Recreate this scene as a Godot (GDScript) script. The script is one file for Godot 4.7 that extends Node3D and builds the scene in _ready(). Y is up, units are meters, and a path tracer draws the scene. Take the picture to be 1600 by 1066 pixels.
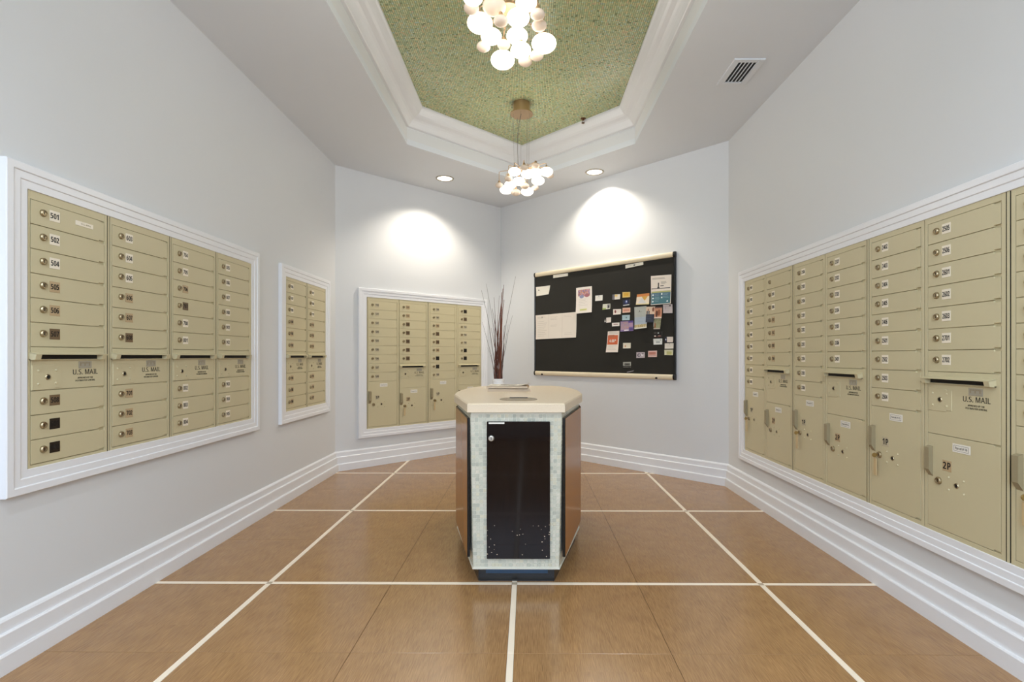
extends Node3D
# Mail room: octagonal room with wall mailboxes, mosaic coffer, two globe chandeliers and a kiosk.
# Plan coordinates are (x, depth), depth = -z in metres from the camera.

const H := 3.067
const EYE := 1.1503
const S := 0.6223
const X0 := -1.3085
const ZA := 2.642
const FRONT := -2.2
var room := PackedVector2Array([Vector2(-1.9221, FRONT), Vector2(1.7906, FRONT), Vector2(1.7906, 4.648), Vector2(-0.3357, 6.7295), Vector2(-1.9221, 5.2131)])
var hexa := PackedVector2Array([Vector2(-0.055, 0.9), Vector2(0.973, 1.91), Vector2(0.973, 4.712), Vector2(-0.055, 5.726), Vector2(-1.084, 4.712), Vector2(-1.084, 1.91)])
var M := {}
var used := {}
var cache := {}
var rng := RandomNumberGenerator.new()
var font := SystemFont.new()
var font_bold := SystemFont.new()


func _ready() -> void:
	# --- camera, sky, large lights, exposure -------------------------------------------------
	var cam := Camera3D.new()
	cam.name = "camera"
	cam.projection = Camera3D.PROJECTION_FRUSTUM
	cam.near = 0.05
	cam.far = 60.0
	var f := 815.53
	cam.size = 1066.0 / f * cam.near
	cam.frustum_offset = Vector2((800.0 - 818.13) / f, (556.99 - 533.0) / f) * cam.near
	cam.position = Vector3(0, EYE, 0)
	cam.rotation.y = 0.0067
	cam.current = true
	add_child(cam)
	var env := Environment.new()
	env.background_mode = Environment.BG_SKY
	var sky := Sky.new()
	var sm := ProceduralSkyMaterial.new()
	sm.sky_top_color = Color(0.45, 0.58, 0.8)
	sm.sky_horizon_color = Color(0.8, 0.86, 0.93)
	sm.ground_bottom_color = Color(0.45, 0.44, 0.42)
	sm.ground_horizon_color = Color(0.7, 0.7, 0.7)
	sky.sky_material = sm
	env.sky = sky
	env.background_energy_multiplier = 2.2
	env.tonemap_mode = Environment.TONE_MAPPER_LINEAR
	env.tonemap_exposure = 1.16
	env.sdfgi_enabled = true
	env.ssao_enabled = true
	env.ssil_enabled = true
	var we := WorldEnvironment.new()
	we.name = "world_environment"
	we.environment = env
	add_child(we)
	var day := AreaLight3D.new()   # daylight that enters through the wide high window behind the camera
	day.name = "window_daylight"
	day.area_size = Vector2(2.5, 1.6)
	day.area_normalize_energy = true
	day.light_color = Color(0.85, 0.925, 1.0)
	day.light_energy = DAY
	day.position = Vector3(-0.06, 2.05, -FRONT - 0.03)
	day.shadow_enabled = true
	add_child(day)
	rng.seed = 11
	font.font_names = PackedStringArray(["Droid Sans"])
	font_bold.font_names = PackedStringArray(["Droid Sans"])
	font_bold.font_weight = 700
	materials()
	build_room()
	build_ceiling()
	build_floor()
	build_kiosk()
	build_mailboxes()
	build_board()
	build_ceiling_things()
	build_counter_things()

const DAY := 8.5
const GLOBE := 0.03
const FILL := 2.0
const SPOT := 1.55


# ---------------------------------------------------------------------------------------------
# materials
func mat(called: String, c: Color, rough := 0.5, metal := 0.0) -> StandardMaterial3D:
	var m := StandardMaterial3D.new()
	m.resource_name = called
	m.albedo_color = c
	m.roughness = rough
	m.metallic = metal
	M[called] = m
	return m


func noise(freq: float, octaves: int, sd: int) -> FastNoiseLite:
	var n := FastNoiseLite.new()
	n.noise_type = FastNoiseLite.TYPE_SIMPLEX_SMOOTH
	n.frequency = freq
	n.fractal_octaves = octaves
	n.seed = sd
	return n


func tex(w: int, h: int, fn: Callable) -> ImageTexture:
	var im := Image.create(w, h, false, Image.FORMAT_RGB8)
	for y in h:
		for x in w:
			im.set_pixel(x, y, fn.call(x, y))
	return ImageTexture.create_from_image(im)


func materials() -> void:
	mat("wall_paint", Color(0.868, 0.872, 0.872), 0.55)
	mat("ceiling_paint", Color(0.88, 0.892, 0.905), 0.7)
	mat("crown_paint", Color(0.875, 0.875, 0.875), 0.4)
	mat("trim_paint", Color(0.93, 0.93, 0.935), 0.32)
	mat("mailbox_paint", Color(0.80, 0.755, 0.61), 0.42)
	mat("mailbox_shade", Color(0.60, 0.55, 0.43), 0.5)
	mat("black", Color(0.02, 0.02, 0.02), 0.6)
	mat("hinge", Color(0.10, 0.09, 0.07), 0.5, 0.5)
	mat("ink", Color(0.06, 0.055, 0.05), 0.6)
	mat("lock_metal", Color(0.66, 0.60, 0.48), 0.3, 0.85)
	mat("steel", Color(0.80, 0.79, 0.76), 0.28, 0.9)
	mat("tan_metal", Color(0.58, 0.52, 0.42), 0.45, 0.3)
	mat("nickel", Color(0.76, 0.64, 0.50), 0.3, 0.85)
	mat("plate_w", Color(0.95, 0.91, 0.83), 0.4)
	mat("plate_t", Color(0.74, 0.64, 0.49), 0.4)
	mat("plate_b", Color(0.45, 0.36, 0.25), 0.35)
	mat("plate_k", Color(0.13, 0.10, 0.06), 0.3)
	mat("plate_p", Color(0.77, 0.72, 0.60), 0.4)
	mat("sticker", Color(0.93, 0.91, 0.86), 0.5)
	mat("grey_sticker", Color(0.66, 0.63, 0.56), 0.5)
	mat("key_brass", Color(0.72, 0.62, 0.42), 0.3, 0.9)
	mat("key_tag", Color(0.80, 0.70, 0.52), 0.4)
	mat("black_lacquer", Color(0.03, 0.03, 0.03), 0.25)
	mat("blue_tape", Color(0.20, 0.31, 0.42), 0.5)
	mat("grout_white", Color(0.88, 0.87, 0.81), 0.8)
	mat("grout_green", Color(0.46, 0.46, 0.31), 0.8)
	mat("inlay", Color(0.97, 0.91, 0.82), 0.4)
	mat("inlay_grey", Color(0.72, 0.65, 0.55), 0.45)
	mat("grout_brown", Color(0.28, 0.19, 0.12), 0.9)
	mat("ivory_rail", Color(0.90, 0.84, 0.72), 0.35)
	mat("vase_glaze", Color(0.93, 0.92, 0.91), 0.3)
	mat("newsprint_edge", Color(0.88, 0.80, 0.70), 0.8)
	mat("brass", Color(0.42, 0.27, 0.16), 0.35, 0.8)
	mat("wire", Color(0.55, 0.53, 0.50), 0.4, 0.6)
	mat("cable", Color(0.45, 0.42, 0.38), 0.5)
	mat("twig_brown", Color(0.36, 0.19, 0.13), 0.7)
	mat("twig_red", Color(0.45, 0.24, 0.15), 0.7)
	mat("twig_grey", Color(0.40, 0.34, 0.31), 0.75)
	# floor tile: brown porcelain with fine strokes that run along the room
	var na := noise(0.02, 3, 4)
	var nb := noise(0.09, 2, 9)
	var nc := noise(0.008, 2, 21)
	var dark := Color(0.525, 0.39, 0.25)
	var light := Color(0.74, 0.57, 0.375)
	var ft := tex(768, 768, func(x, y):
		var v: float = 0.5 + 0.32 * na.get_noise_2d(x * 14.0, y * 0.40) + 0.40 * nb.get_noise_2d(x * 6.0, y * 0.16) + 0.12 * nc.get_noise_2d(x, y)
		return dark.lerp(light, clampf(v, 0.0, 1.0)))
	var fm := mat("floor_tile", Color.WHITE, 0.2)
	fm.albedo_texture = ft
	fm.uv1_scale = Vector3(1.0 / 0.96, 1.0 / 0.96, 1)
	fm.metallic_specular = 0.55
	# dark stained wood with faint grain
	var wt := tex(256, 256, func(x, y):
		var v: float = 0.5 + 0.5 * na.get_noise_2d(x * 6.0, y * 0.5)
		return Color(0.62, 0.62, 0.62).lerp(Color(1.0, 1.0, 1.0), clampf(v, 0.0, 1.0)))
	var wm := mat("dark_wood", Color(0.11, 0.062, 0.05), 0.07)
	wm.albedo_texture = wt
	wm.uv1_scale = Vector3(2, 2, 1)
	wm.metallic_specular = 0.36
	var sw := mat("veneer_with_sheen", Color(0.64, 0.43, 0.23), 0.16)  # kiosk side veneer, its brown lifted to carry the warm reflected sheen
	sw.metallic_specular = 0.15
	# counter stone: cream quartz with small flecks
	var st_ := tex(256, 256, func(x, y):
		var v: float = nb.get_noise_2d(x * 3.0, y * 3.0)
		var c := Color(0.89, 0.815, 0.70)
		if v > 0.45:
			c = Color(0.82, 0.71, 0.57)
		elif v < -0.5:
			c = Color(0.94, 0.90, 0.82)
		return c)
	var cm := mat("counter_stone", Color.WHITE, 0.36)
	cm.albedo_texture = st_
	cm.uv1_scale = Vector3(4, 4, 1)
	cm.uv1_triplanar = true
	# felt of the board
	var bt := tex(128, 128, func(x, y):
		var v: float = 0.5 + 0.5 * nb.get_noise_2d(x * 8.0, y * 8.0)
		return Color(0.115, 0.108, 0.088).lerp(Color(0.175, 0.165, 0.135), v))
	var bm := mat("felt", Color.WHITE, 0.9)
	bm.albedo_texture = bt
	bm.uv1_scale = Vector3(6, 6, 1)
	# newspaper print: columns of grey lines
	var r2 := RandomNumberGenerator.new()
	r2.seed = 5
	var im := Image.create(128, 128, false, Image.FORMAT_RGB8)
	im.fill(Color(0.95, 0.91, 0.84))
	for c in 4:
		for k in 34:
			im.fill_rect(Rect2i(5 + c * 31, 22 + k * 3, r2.randi_range(18, 27), 1), Color(0.72, 0.66, 0.58))
	im.fill_rect(Rect2i(8, 6, 110, 9), Color(0.42, 0.38, 0.35))
	im.fill_rect(Rect2i(38, 40, 54, 30), Color(0.50, 0.45, 0.42))
	var nm := mat("newsprint", Color.WHITE, 0.85)
	nm.albedo_texture = ImageTexture.create_from_image(im)
	# glass
	var lit := mat("lit_globe", Color(1, 0.98, 0.95), 0.3)
	lit.emission_enabled = true
	lit.emission = Color(1.0, 0.965, 0.90)
	lit.emission_energy_multiplier = 1.6
	var off := mat("pearl_globe", Color(0.95, 0.89, 0.82), 0.25)
	off.backlight_enabled = true
	off.backlight = Color(0.6, 0.57, 0.53)
	var lens := mat("lamp_lens", Color(1, 1, 1), 0.4)
	lens.emission_enabled = true
	lens.emission = Color(1.0, 0.98, 0.95)
	lens.emission_energy_multiplier = 2.0
	var gm := mat("green_glass", Color.WHITE, 0.16)
	gm.vertex_color_use_as_albedo = true
	gm.metallic_specular = 0.7
	var km := mat("pale_glass", Color.WHITE, 0.15)
	km.vertex_color_use_as_albedo = true


# ---------------------------------------------------------------------------------------------
# node helpers
func numbered(called: String) -> String:
	var n: int = used.get(called, 0)
	used[called] = n + 1
	return called if n == 0 else "%s_%03d" % [called, n]


func thing(called: String, label: String, category: String, t := Transform3D.IDENTITY, group := "") -> Node3D:
	var o := Node3D.new()
	o.name = numbered(called)
	o.transform = t
	tag(o, label, category, group)
	add_child(o)
	return o


func tag(o: Node, label: String, category: String, group := "") -> void:
	o.set_meta("label", label)
	o.set_meta("category", category)
	if group:
		o.set_meta("group", group)


func made(parts: Array) -> ArrayMesh:
	var mesh := ArrayMesh.new()
	for p in parts:
		p[0].commit(mesh)
		mesh.surface_set_material(mesh.get_surface_count() - 1, M[p[1]])
	return mesh


func put(called: String, mesh: Mesh, parent: Node, t := Transform3D.IDENTITY) -> MeshInstance3D:
	var o := MeshInstance3D.new()
	o.name = numbered(called) if parent == self else called
	o.mesh = mesh
	o.transform = t
	parent.add_child(o, true)
	return o


func struct(called: String, mesh: Mesh, label := "") -> MeshInstance3D:
	var o := put(called, mesh, self)
	o.set_meta("kind", "structure")
	if label:
		o.set_meta("label", label)
	return o


# ---------------------------------------------------------------------------------------------
# geometry helpers: every vertex gets a normal and a uv
func tool() -> SurfaceTool:
	var st := SurfaceTool.new()
	st.begin(Mesh.PRIMITIVE_TRIANGLES)
	return st


func tri(st: SurfaceTool, p: Array, n: Array, uv: Array) -> void:
	var order := [0, 2, 1]
	if (p[1] - p[0]).cross(p[2] - p[0]).dot(n[0] + n[1] + n[2]) < 0.0:
		order = [0, 1, 2]
	for k in order:
		st.set_normal(n[k])
		st.set_uv(uv[k])
		st.add_vertex(p[k])


func quad(st: SurfaceTool, a: Vector3, b: Vector3, c: Vector3, d: Vector3, out: Vector3, uv := [Vector2(0, 0), Vector2(1, 0), Vector2(1, 1), Vector2(0, 1)]) -> void:
	var n := (c - a).cross(d - b).normalized()
	if n.dot(out) < 0.0:
		n = -n
	tri(st, [a, b, c], [n, n, n], [uv[0], uv[1], uv[2]])
	tri(st, [a, c, d], [n, n, n], [uv[0], uv[2], uv[3]])


func box(st: SurfaceTool, lo: Vector3, hi: Vector3, ch := 0.0, t := Transform3D.IDENTITY) -> void:
	var mid := (lo + hi) / 2.0
	var half := (hi - lo) / 2.0
	ch = minf(ch, minf(half.x, minf(half.y, half.z)) * 0.9)
	var pt := func(s: Vector3, axis: int) -> Vector3:
		var v := half - Vector3.ONE * ch
		v[axis] = half[axis]
		return t * (mid + v * s)
	for a in 3:
		var b := (a + 1) % 3
		var c := (a + 2) % 3
		for sa in [-1.0, 1.0]:
			var q := []
			for k in [[-1.0, -1.0], [1.0, -1.0], [1.0, 1.0], [-1.0, 1.0]]:
				var s := Vector3.ZERO
				s[a] = sa
				s[b] = k[0]
				s[c] = k[1]
				q.append(pt.call(s, a))
			var n := Vector3.ZERO
			n[a] = sa
			var ub := half[b] * 2.0
			var uc := half[c] * 2.0
			quad(st, q[0], q[1], q[2], q[3], t.basis * n, [Vector2(0, 0), Vector2(ub, 0), Vector2(ub, uc), Vector2(0, uc)])
			if ch > 0.0:
				for sb in [-1.0, 1.0]:
					var s0 := Vector3.ZERO
					s0[a] = sa
					s0[b] = sb
					s0[c] = -1.0
					var s1 := s0
					s1[c] = 1.0
					var n2 := Vector3.ZERO
					n2[a] = sa
					n2[b] = sb
					quad(st, pt.call(s0, a), pt.call(s1, a), pt.call(s1, b), pt.call(s0, b), t.basis * n2)
	if ch > 0.0:
		for sx in [-1.0, 1.0]:
			for sy in [-1.0, 1.0]:
				for sz in [-1.0, 1.0]:
					var s := Vector3(sx, sy, sz)
					var n := (t.basis * s).normalized()
					tri(st, [pt.call(s, 0), pt.call(s, 1), pt.call(s, 2)], [n, n, n], [Vector2.ZERO, Vector2.ZERO, Vector2.ZERO])


func boxm(lo: Vector3, hi: Vector3, ch: float, m: String) -> ArrayMesh:
	var st := tool()
	box(st, lo, hi, ch)
	return made([[st, m]])


func inset(poly: PackedVector2Array, i: int, d: float) -> Vector2:
	# vertex i of a counter-clockwise polygon moved inwards by d from both of its edges
	var n := poly.size()
	var p := poly[i]
	var e0 := (p - poly[(i + n - 1) % n]).normalized()
	var e1 := (poly[(i + 1) % n] - p).normalized()
	var n0 := Vector2(-e0.y, e0.x)
	var n1 := Vector2(-e1.y, e1.x)
	var k := 1.0 + n0.dot(n1)
	return p + (n0 + n1) * (d / maxf(k, 0.05))


func inset_all(poly: PackedVector2Array, d: float) -> PackedVector2Array:
	var out := PackedVector2Array()
	for i in poly.size():
		out.append(inset(poly, i, d))
	return out


func ccw(poly: PackedVector2Array) -> PackedVector2Array:
	if Geometry2D.is_polygon_clockwise(poly):
		var a := PackedVector2Array(poly)
		a.reverse()
		# Godot calls a polygon clockwise with y down; keep the one with positive area
		poly = a
	var area := 0.0
	for i in poly.size():
		area += poly[i].cross(poly[(i + 1) % poly.size()])
	if area < 0.0:
		var b := PackedVector2Array(poly)
		b.reverse()
		return b
	return poly


func prism(st: SurfaceTool, poly: PackedVector2Array, z0: float, z1: float, t := Transform3D.IDENTITY, ch := 0.0, uvo := Vector2.ZERO) -> void:
	# extrudes a polygon of the local xy plane from z0 to z1; ch bevels the z1 edge
	poly = ccw(poly)
	var top := inset_all(poly, ch) if ch > 0.0 else poly
	var idx := Geometry2D.triangulate_polygon(poly)
	for side in 2:
		var z := z1 if side == 0 else z0
		var pl := top if side == 0 else poly
		var n := t.basis * Vector3(0, 0, 1 if side == 0 else -1)
		for k in range(0, idx.size(), 3):
			var p := []
			var uv := []
			for j in 3:
				var v := pl[idx[k + j]]
				p.append(t * Vector3(v.x, v.y, z))
				uv.append(v + uvo)
			tri(st, p, [n, n, n], uv)
	var cnt := poly.size()
	for i in cnt:
		var a := poly[i]
		var b := poly[(i + 1) % cnt]
		var e := (b - a).normalized()
		var out := t.basis * Vector3(e.y, -e.x, 0)
		var zb := z1 - ch if z1 > z0 else z1 + ch
		var l := a.distance_to(b)
		quad(st, t * Vector3(a.x, a.y, z0), t * Vector3(b.x, b.y, z0), t * Vector3(b.x, b.y, zb), t * Vector3(a.x, a.y, zb), out, [Vector2(0, z0), Vector2(l, z0), Vector2(l, z1), Vector2(0, z1)])
		if ch > 0.0:
			var a2 := top[i]
			var b2 := top[(i + 1) % cnt]
			quad(st, t * Vector3(a.x, a.y, zb), t * Vector3(b.x, b.y, zb), t * Vector3(b2.x, b2.y, z1), t * Vector3(a2.x, a2.y, z1), out + t.basis * Vector3(0, 0, 1))


func plan() -> Transform3D:
	return Transform3D(Basis(Vector3(1, 0, 0), Vector3(0, 0, -1), Vector3(0, 1, 0)), Vector3.ZERO)


func rect(x0: float, y0: float, x1: float, y1: float) -> PackedVector2Array:
	return PackedVector2Array([Vector2(x0, y0), Vector2(x1, y0), Vector2(x1, y1), Vector2(x0, y1)])


func lathe(st: SurfaceTool, prof: Array, seg: int, t := Transform3D.IDENTITY) -> void:
	# profile of Vector2(radius, height) round the local y axis, flat between points across, smooth around
	for i in prof.size() - 1:
		var a: Vector2 = prof[i]
		var b: Vector2 = prof[i + 1]
		var d := (b - a).normalized()
		for k in seg:
			var a0 := TAU * k / seg
			var a1 := TAU * (k + 1) / seg
			var c0 := Vector3(cos(a0), 0, sin(a0))
			var c1 := Vector3(cos(a1), 0, sin(a1))
			var n0 := t.basis * (c0 * d.y + Vector3(0, -d.x, 0))
			var n1 := t.basis * (c1 * d.y + Vector3(0, -d.x, 0))
			var p := [t * (c0 * a.x + Vector3(0, a.y, 0)), t * (c1 * a.x + Vector3(0, a.y, 0)), t * (c1 * b.x + Vector3(0, b.y, 0)), t * (c0 * b.x + Vector3(0, b.y, 0))]
			if a.x > 1e-6:
				tri(st, [p[0], p[1], p[2]], [n0, n1, n1], [Vector2.ZERO, Vector2.ZERO, Vector2.ZERO])
			if b.x > 1e-6:
				tri(st, [p[0], p[2], p[3]], [n0, n1, n0], [Vector2.ZERO, Vector2.ZERO, Vector2.ZERO])


func tube(st: SurfaceTool, pts: Array, radii: Array, sides := 6) -> void:
	var rings := []
	for i in pts.size():
		var d: Vector3 = (pts[mini(i + 1, pts.size() - 1)] - pts[maxi(i - 1, 0)]).normalized()
		var u := d.cross(Vector3(0.31, 0.17, 0.94)).normalized()
		var v := d.cross(u)
		var ring := []
		for k in sides:
			ring.append(u * cos(TAU * k / sides) + v * sin(TAU * k / sides))
		rings.append(ring)
	for i in pts.size() - 1:
		for k in sides:
			var j := (k + 1) % sides
			var a: Vector3 = pts[i] + rings[i][k] * radii[i]
			var b: Vector3 = pts[i] + rings[i][j] * radii[i]
			var c: Vector3 = pts[i + 1] + rings[i + 1][j] * radii[i + 1]
			var d2: Vector3 = pts[i + 1] + rings[i + 1][k] * radii[i + 1]
			tri(st, [a, b, c], [rings[i][k], rings[i][j], rings[i + 1][j]], [Vector2.ZERO, Vector2.ZERO, Vector2.ZERO])
			tri(st, [a, c, d2], [rings[i][k], rings[i + 1][j], rings[i + 1][k]], [Vector2.ZERO, Vector2.ZERO, Vector2.ZERO])
	for e in [0, pts.size() - 1]:
		var n: Vector3 = (pts[e] - pts[1 if e == 0 else e - 1]).normalized()
		for k in sides:
			tri(st, [pts[e], pts[e] + rings[e][k] * radii[e], pts[e] + rings[e][(k + 1) % sides] * radii[e]], [n, n, n], [Vector2.ZERO, Vector2.ZERO, Vector2.ZERO])


func words(text: String, cap: float, width := 0.0, bold := false, m := "ink") -> TextMesh:
	# lettering with capitals cap high, squeezed to width where one is given
	var key := "text %s %s %s %s %s" % [text, cap, width, bold, m]
	if cache.has(key):
		return cache[key]
	var t := TextMesh.new()
	t.text = text
	t.font = font_bold if bold else font
	t.font_size = 32
	t.pixel_size = cap / (32.0 * 0.714)
	t.depth = 0.0006
	t.curve_step = 3.0
	t.material = M[m]
	cache[key] = t
	return t


func letter(called: String, text: String, cap: float, width: float, bold: bool, parent: Node, at: Vector3, m := "ink") -> MeshInstance3D:
	var t := words(text, cap, width, bold, m)
	var o := put(called, t, parent, Transform3D(Basis.IDENTITY, at))
	if width > 0.0:
		var w := t.get_aabb().size.x
		if w > 0.001:
			o.scale.x = width / w
	return o


# wall frames: x along the wall from left to right as seen, y up, z out into the room
func wall_left_at(u: float, y: float, z := 0.0) -> Transform3D:
	var b := Basis(Vector3(0, 0, -1), Vector3.UP, Vector3(1, 0, 0))
	return Transform3D(b, Vector3(-1.9221, 0, 0) + b * Vector3(u, y, z))


func wall_right_at(depth: float, y: float, z := 0.0) -> Transform3D:
	var b := Basis(Vector3(0, 0, 1), Vector3.UP, Vector3(-1, 0, 0))
	return Transform3D(b, Vector3(1.7906, 0, 0) + b * Vector3(-depth, y, z))


func wall_slant(i: int, j: int, u: float, y: float, z: float) -> Transform3D:
	var p := room[i]
	var d := (room[j] - p).normalized()
	var x := Vector3(d.x, 0, -d.y)
	var b := Basis(x, Vector3.UP, x.cross(Vector3.UP))
	return Transform3D(b, Vector3(p.x, 0, -p.y) + b * Vector3(u, y, z))


func wall_bl_at(u: float, y: float, z := 0.0) -> Transform3D:
	return wall_slant(4, 3, u, y, z)


func wall_br_at(u: float, y: float, z := 0.0) -> Transform3D:
	return wall_slant(3, 2, u, y, z)


# ---------------------------------------------------------------------------------------------
# the room
func build_room() -> void:
	var names := ["wall_front", "wall_right", "wall_back_right", "wall_back_left", "wall_left"]
	var says := ["white wall behind the viewer with a wide high window", "plain white right wall above and below the long mailbox bank", "white wall on the back right behind the dark notice board", "white wall on the back left round the four-column mailbox bank", "plain white left wall round two mailbox banks"]
	var outer := inset_all(room, -0.14)
	for i in 5:
		var j := (i + 1) % 5
		var st := tool()
		if i == 0:
			var z0 := FRONT - 0.14
			prism(st, rect(-2.06, z0, -1.35, FRONT), 0.0, H, plan())
			prism(st, rect(1.23, z0, 1.93, FRONT), 0.0, H, plan())
			prism(st, rect(-1.35, z0, 1.23, FRONT), 2.9, H, plan())
			prism(st, rect(-1.35, z0, 1.23, FRONT), 0.0, 1.2, plan())
		else:
			prism(st, PackedVector2Array([room[i], outer[i], outer[j], room[j]]), 0.0, H, plan())
		struct(names[i], made([[st, "wall_paint"]]), says[i])
	# baseboards, stepped in three, each wall's own with mitred ends
	var prof := [Vector2(0.040, 0.0), Vector2(0.040, 0.066), Vector2(0.036, 0.072), Vector2(0.027, 0.0725), Vector2(0.027, 0.137), Vector2(0.023, 0.142), Vector2(0.015, 0.1425), Vector2(0.015, 0.181), Vector2(0.010, 0.189), Vector2(0.0, 0.194)]
	var bn := ["", "baseboard_right", "baseboard_back_right", "baseboard_back_left", "baseboard_left"]
	for i in range(1, 5):
		var st := tool()
		for k in prof.size() - 1:
			var q := []
			for e in [[i, k], [(i + 1) % 5, k], [(i + 1) % 5, k + 1], [i, k + 1]]:
				var pv: Vector2 = inset(room, e[0], prof[e[1]].x)
				q.append(Vector3(pv.x, prof[e[1]].y, -pv.y))
			var dd := (room[(i + 1) % 5] - room[i]).normalized()
			quad(st, q[0], q[1], q[2], q[3], Vector3(-dd.y, 0.3, -dd.x))
		struct(bn[i], made([[st, "trim_paint"]]), "white stepped baseboard along the %s" % bn[i].trim_prefix("baseboard_").replace("_", " ") + " wall")
	# casings round the mailbox banks
	casing(wall_left_at(1.888, 0.629), 1.803, 1.251, "wide stepped white casing round the nearest left mailbox bank")
	casing(wall_left_at(4.023, 0.621), 0.998, 1.253, "narrow stepped white casing round the two-column mailbox bank")
	casing(wall_bl_at(0.240, 0.3005), 1.708, 1.560, "stepped white casing round the back left mailbox bank")
	casing(wall_right_at(4.377, 0.298), 3.40, 1.5525, "long stepped white casing round the right mailbox bank")


func casing(t: Transform3D, w: float, h: float, label: String) -> void:
	# profile: distance inwards from the outer edge, height off the wall
	var prof := [Vector2(0, 0), Vector2(0, 0.0235), Vector2(0.003, 0.0265), Vector2(0.027, 0.0265), Vector2(0.0295, 0.025), Vector2(0.0305, 0.0215), Vector2(0.057, 0.0215), Vector2(0.0595, 0.020), Vector2(0.0605, 0.0175), Vector2(0.0885, 0.0175), Vector2(0.090, 0.0165), Vector2(0.090, 0.0)]
	var root := Node3D.new()
	root.name = "trim_%d" % (used.get("trims", 0) + 1)
	used["trims"] = used.get("trims", 0) + 1
	root.transform = t
	root.set_meta("kind", "structure")
	root.set_meta("label", label)
	add_child(root)
	var poly := rect(0, 0, w, h)
	for i in 4:
		var st := tool()
		for k in prof.size() - 1:
			var q := []
			for e in [[i, k], [(i + 1) % 4, k], [(i + 1) % 4, k + 1], [i, k + 1]]:
				var v := inset(poly, e[0], prof[e[1]].x)
				q.append(Vector3(v.x, v.y, prof[e[1]].y))
			var e2 := (poly[(i + 1) % 4] - poly[i]).normalized()
			var nin := Vector2(-e2.y, e2.x)
			var dp: Vector2 = prof[k + 1] - prof[k]
			quad(st, q[0], q[1], q[2], q[3], Vector3(nin.x * -dp.y, nin.y * -dp.y, dp.x))
		put("casing_rail" if i % 2 == 0 else "casing_stile", made([[st, "trim_paint"]]), root)


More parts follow.
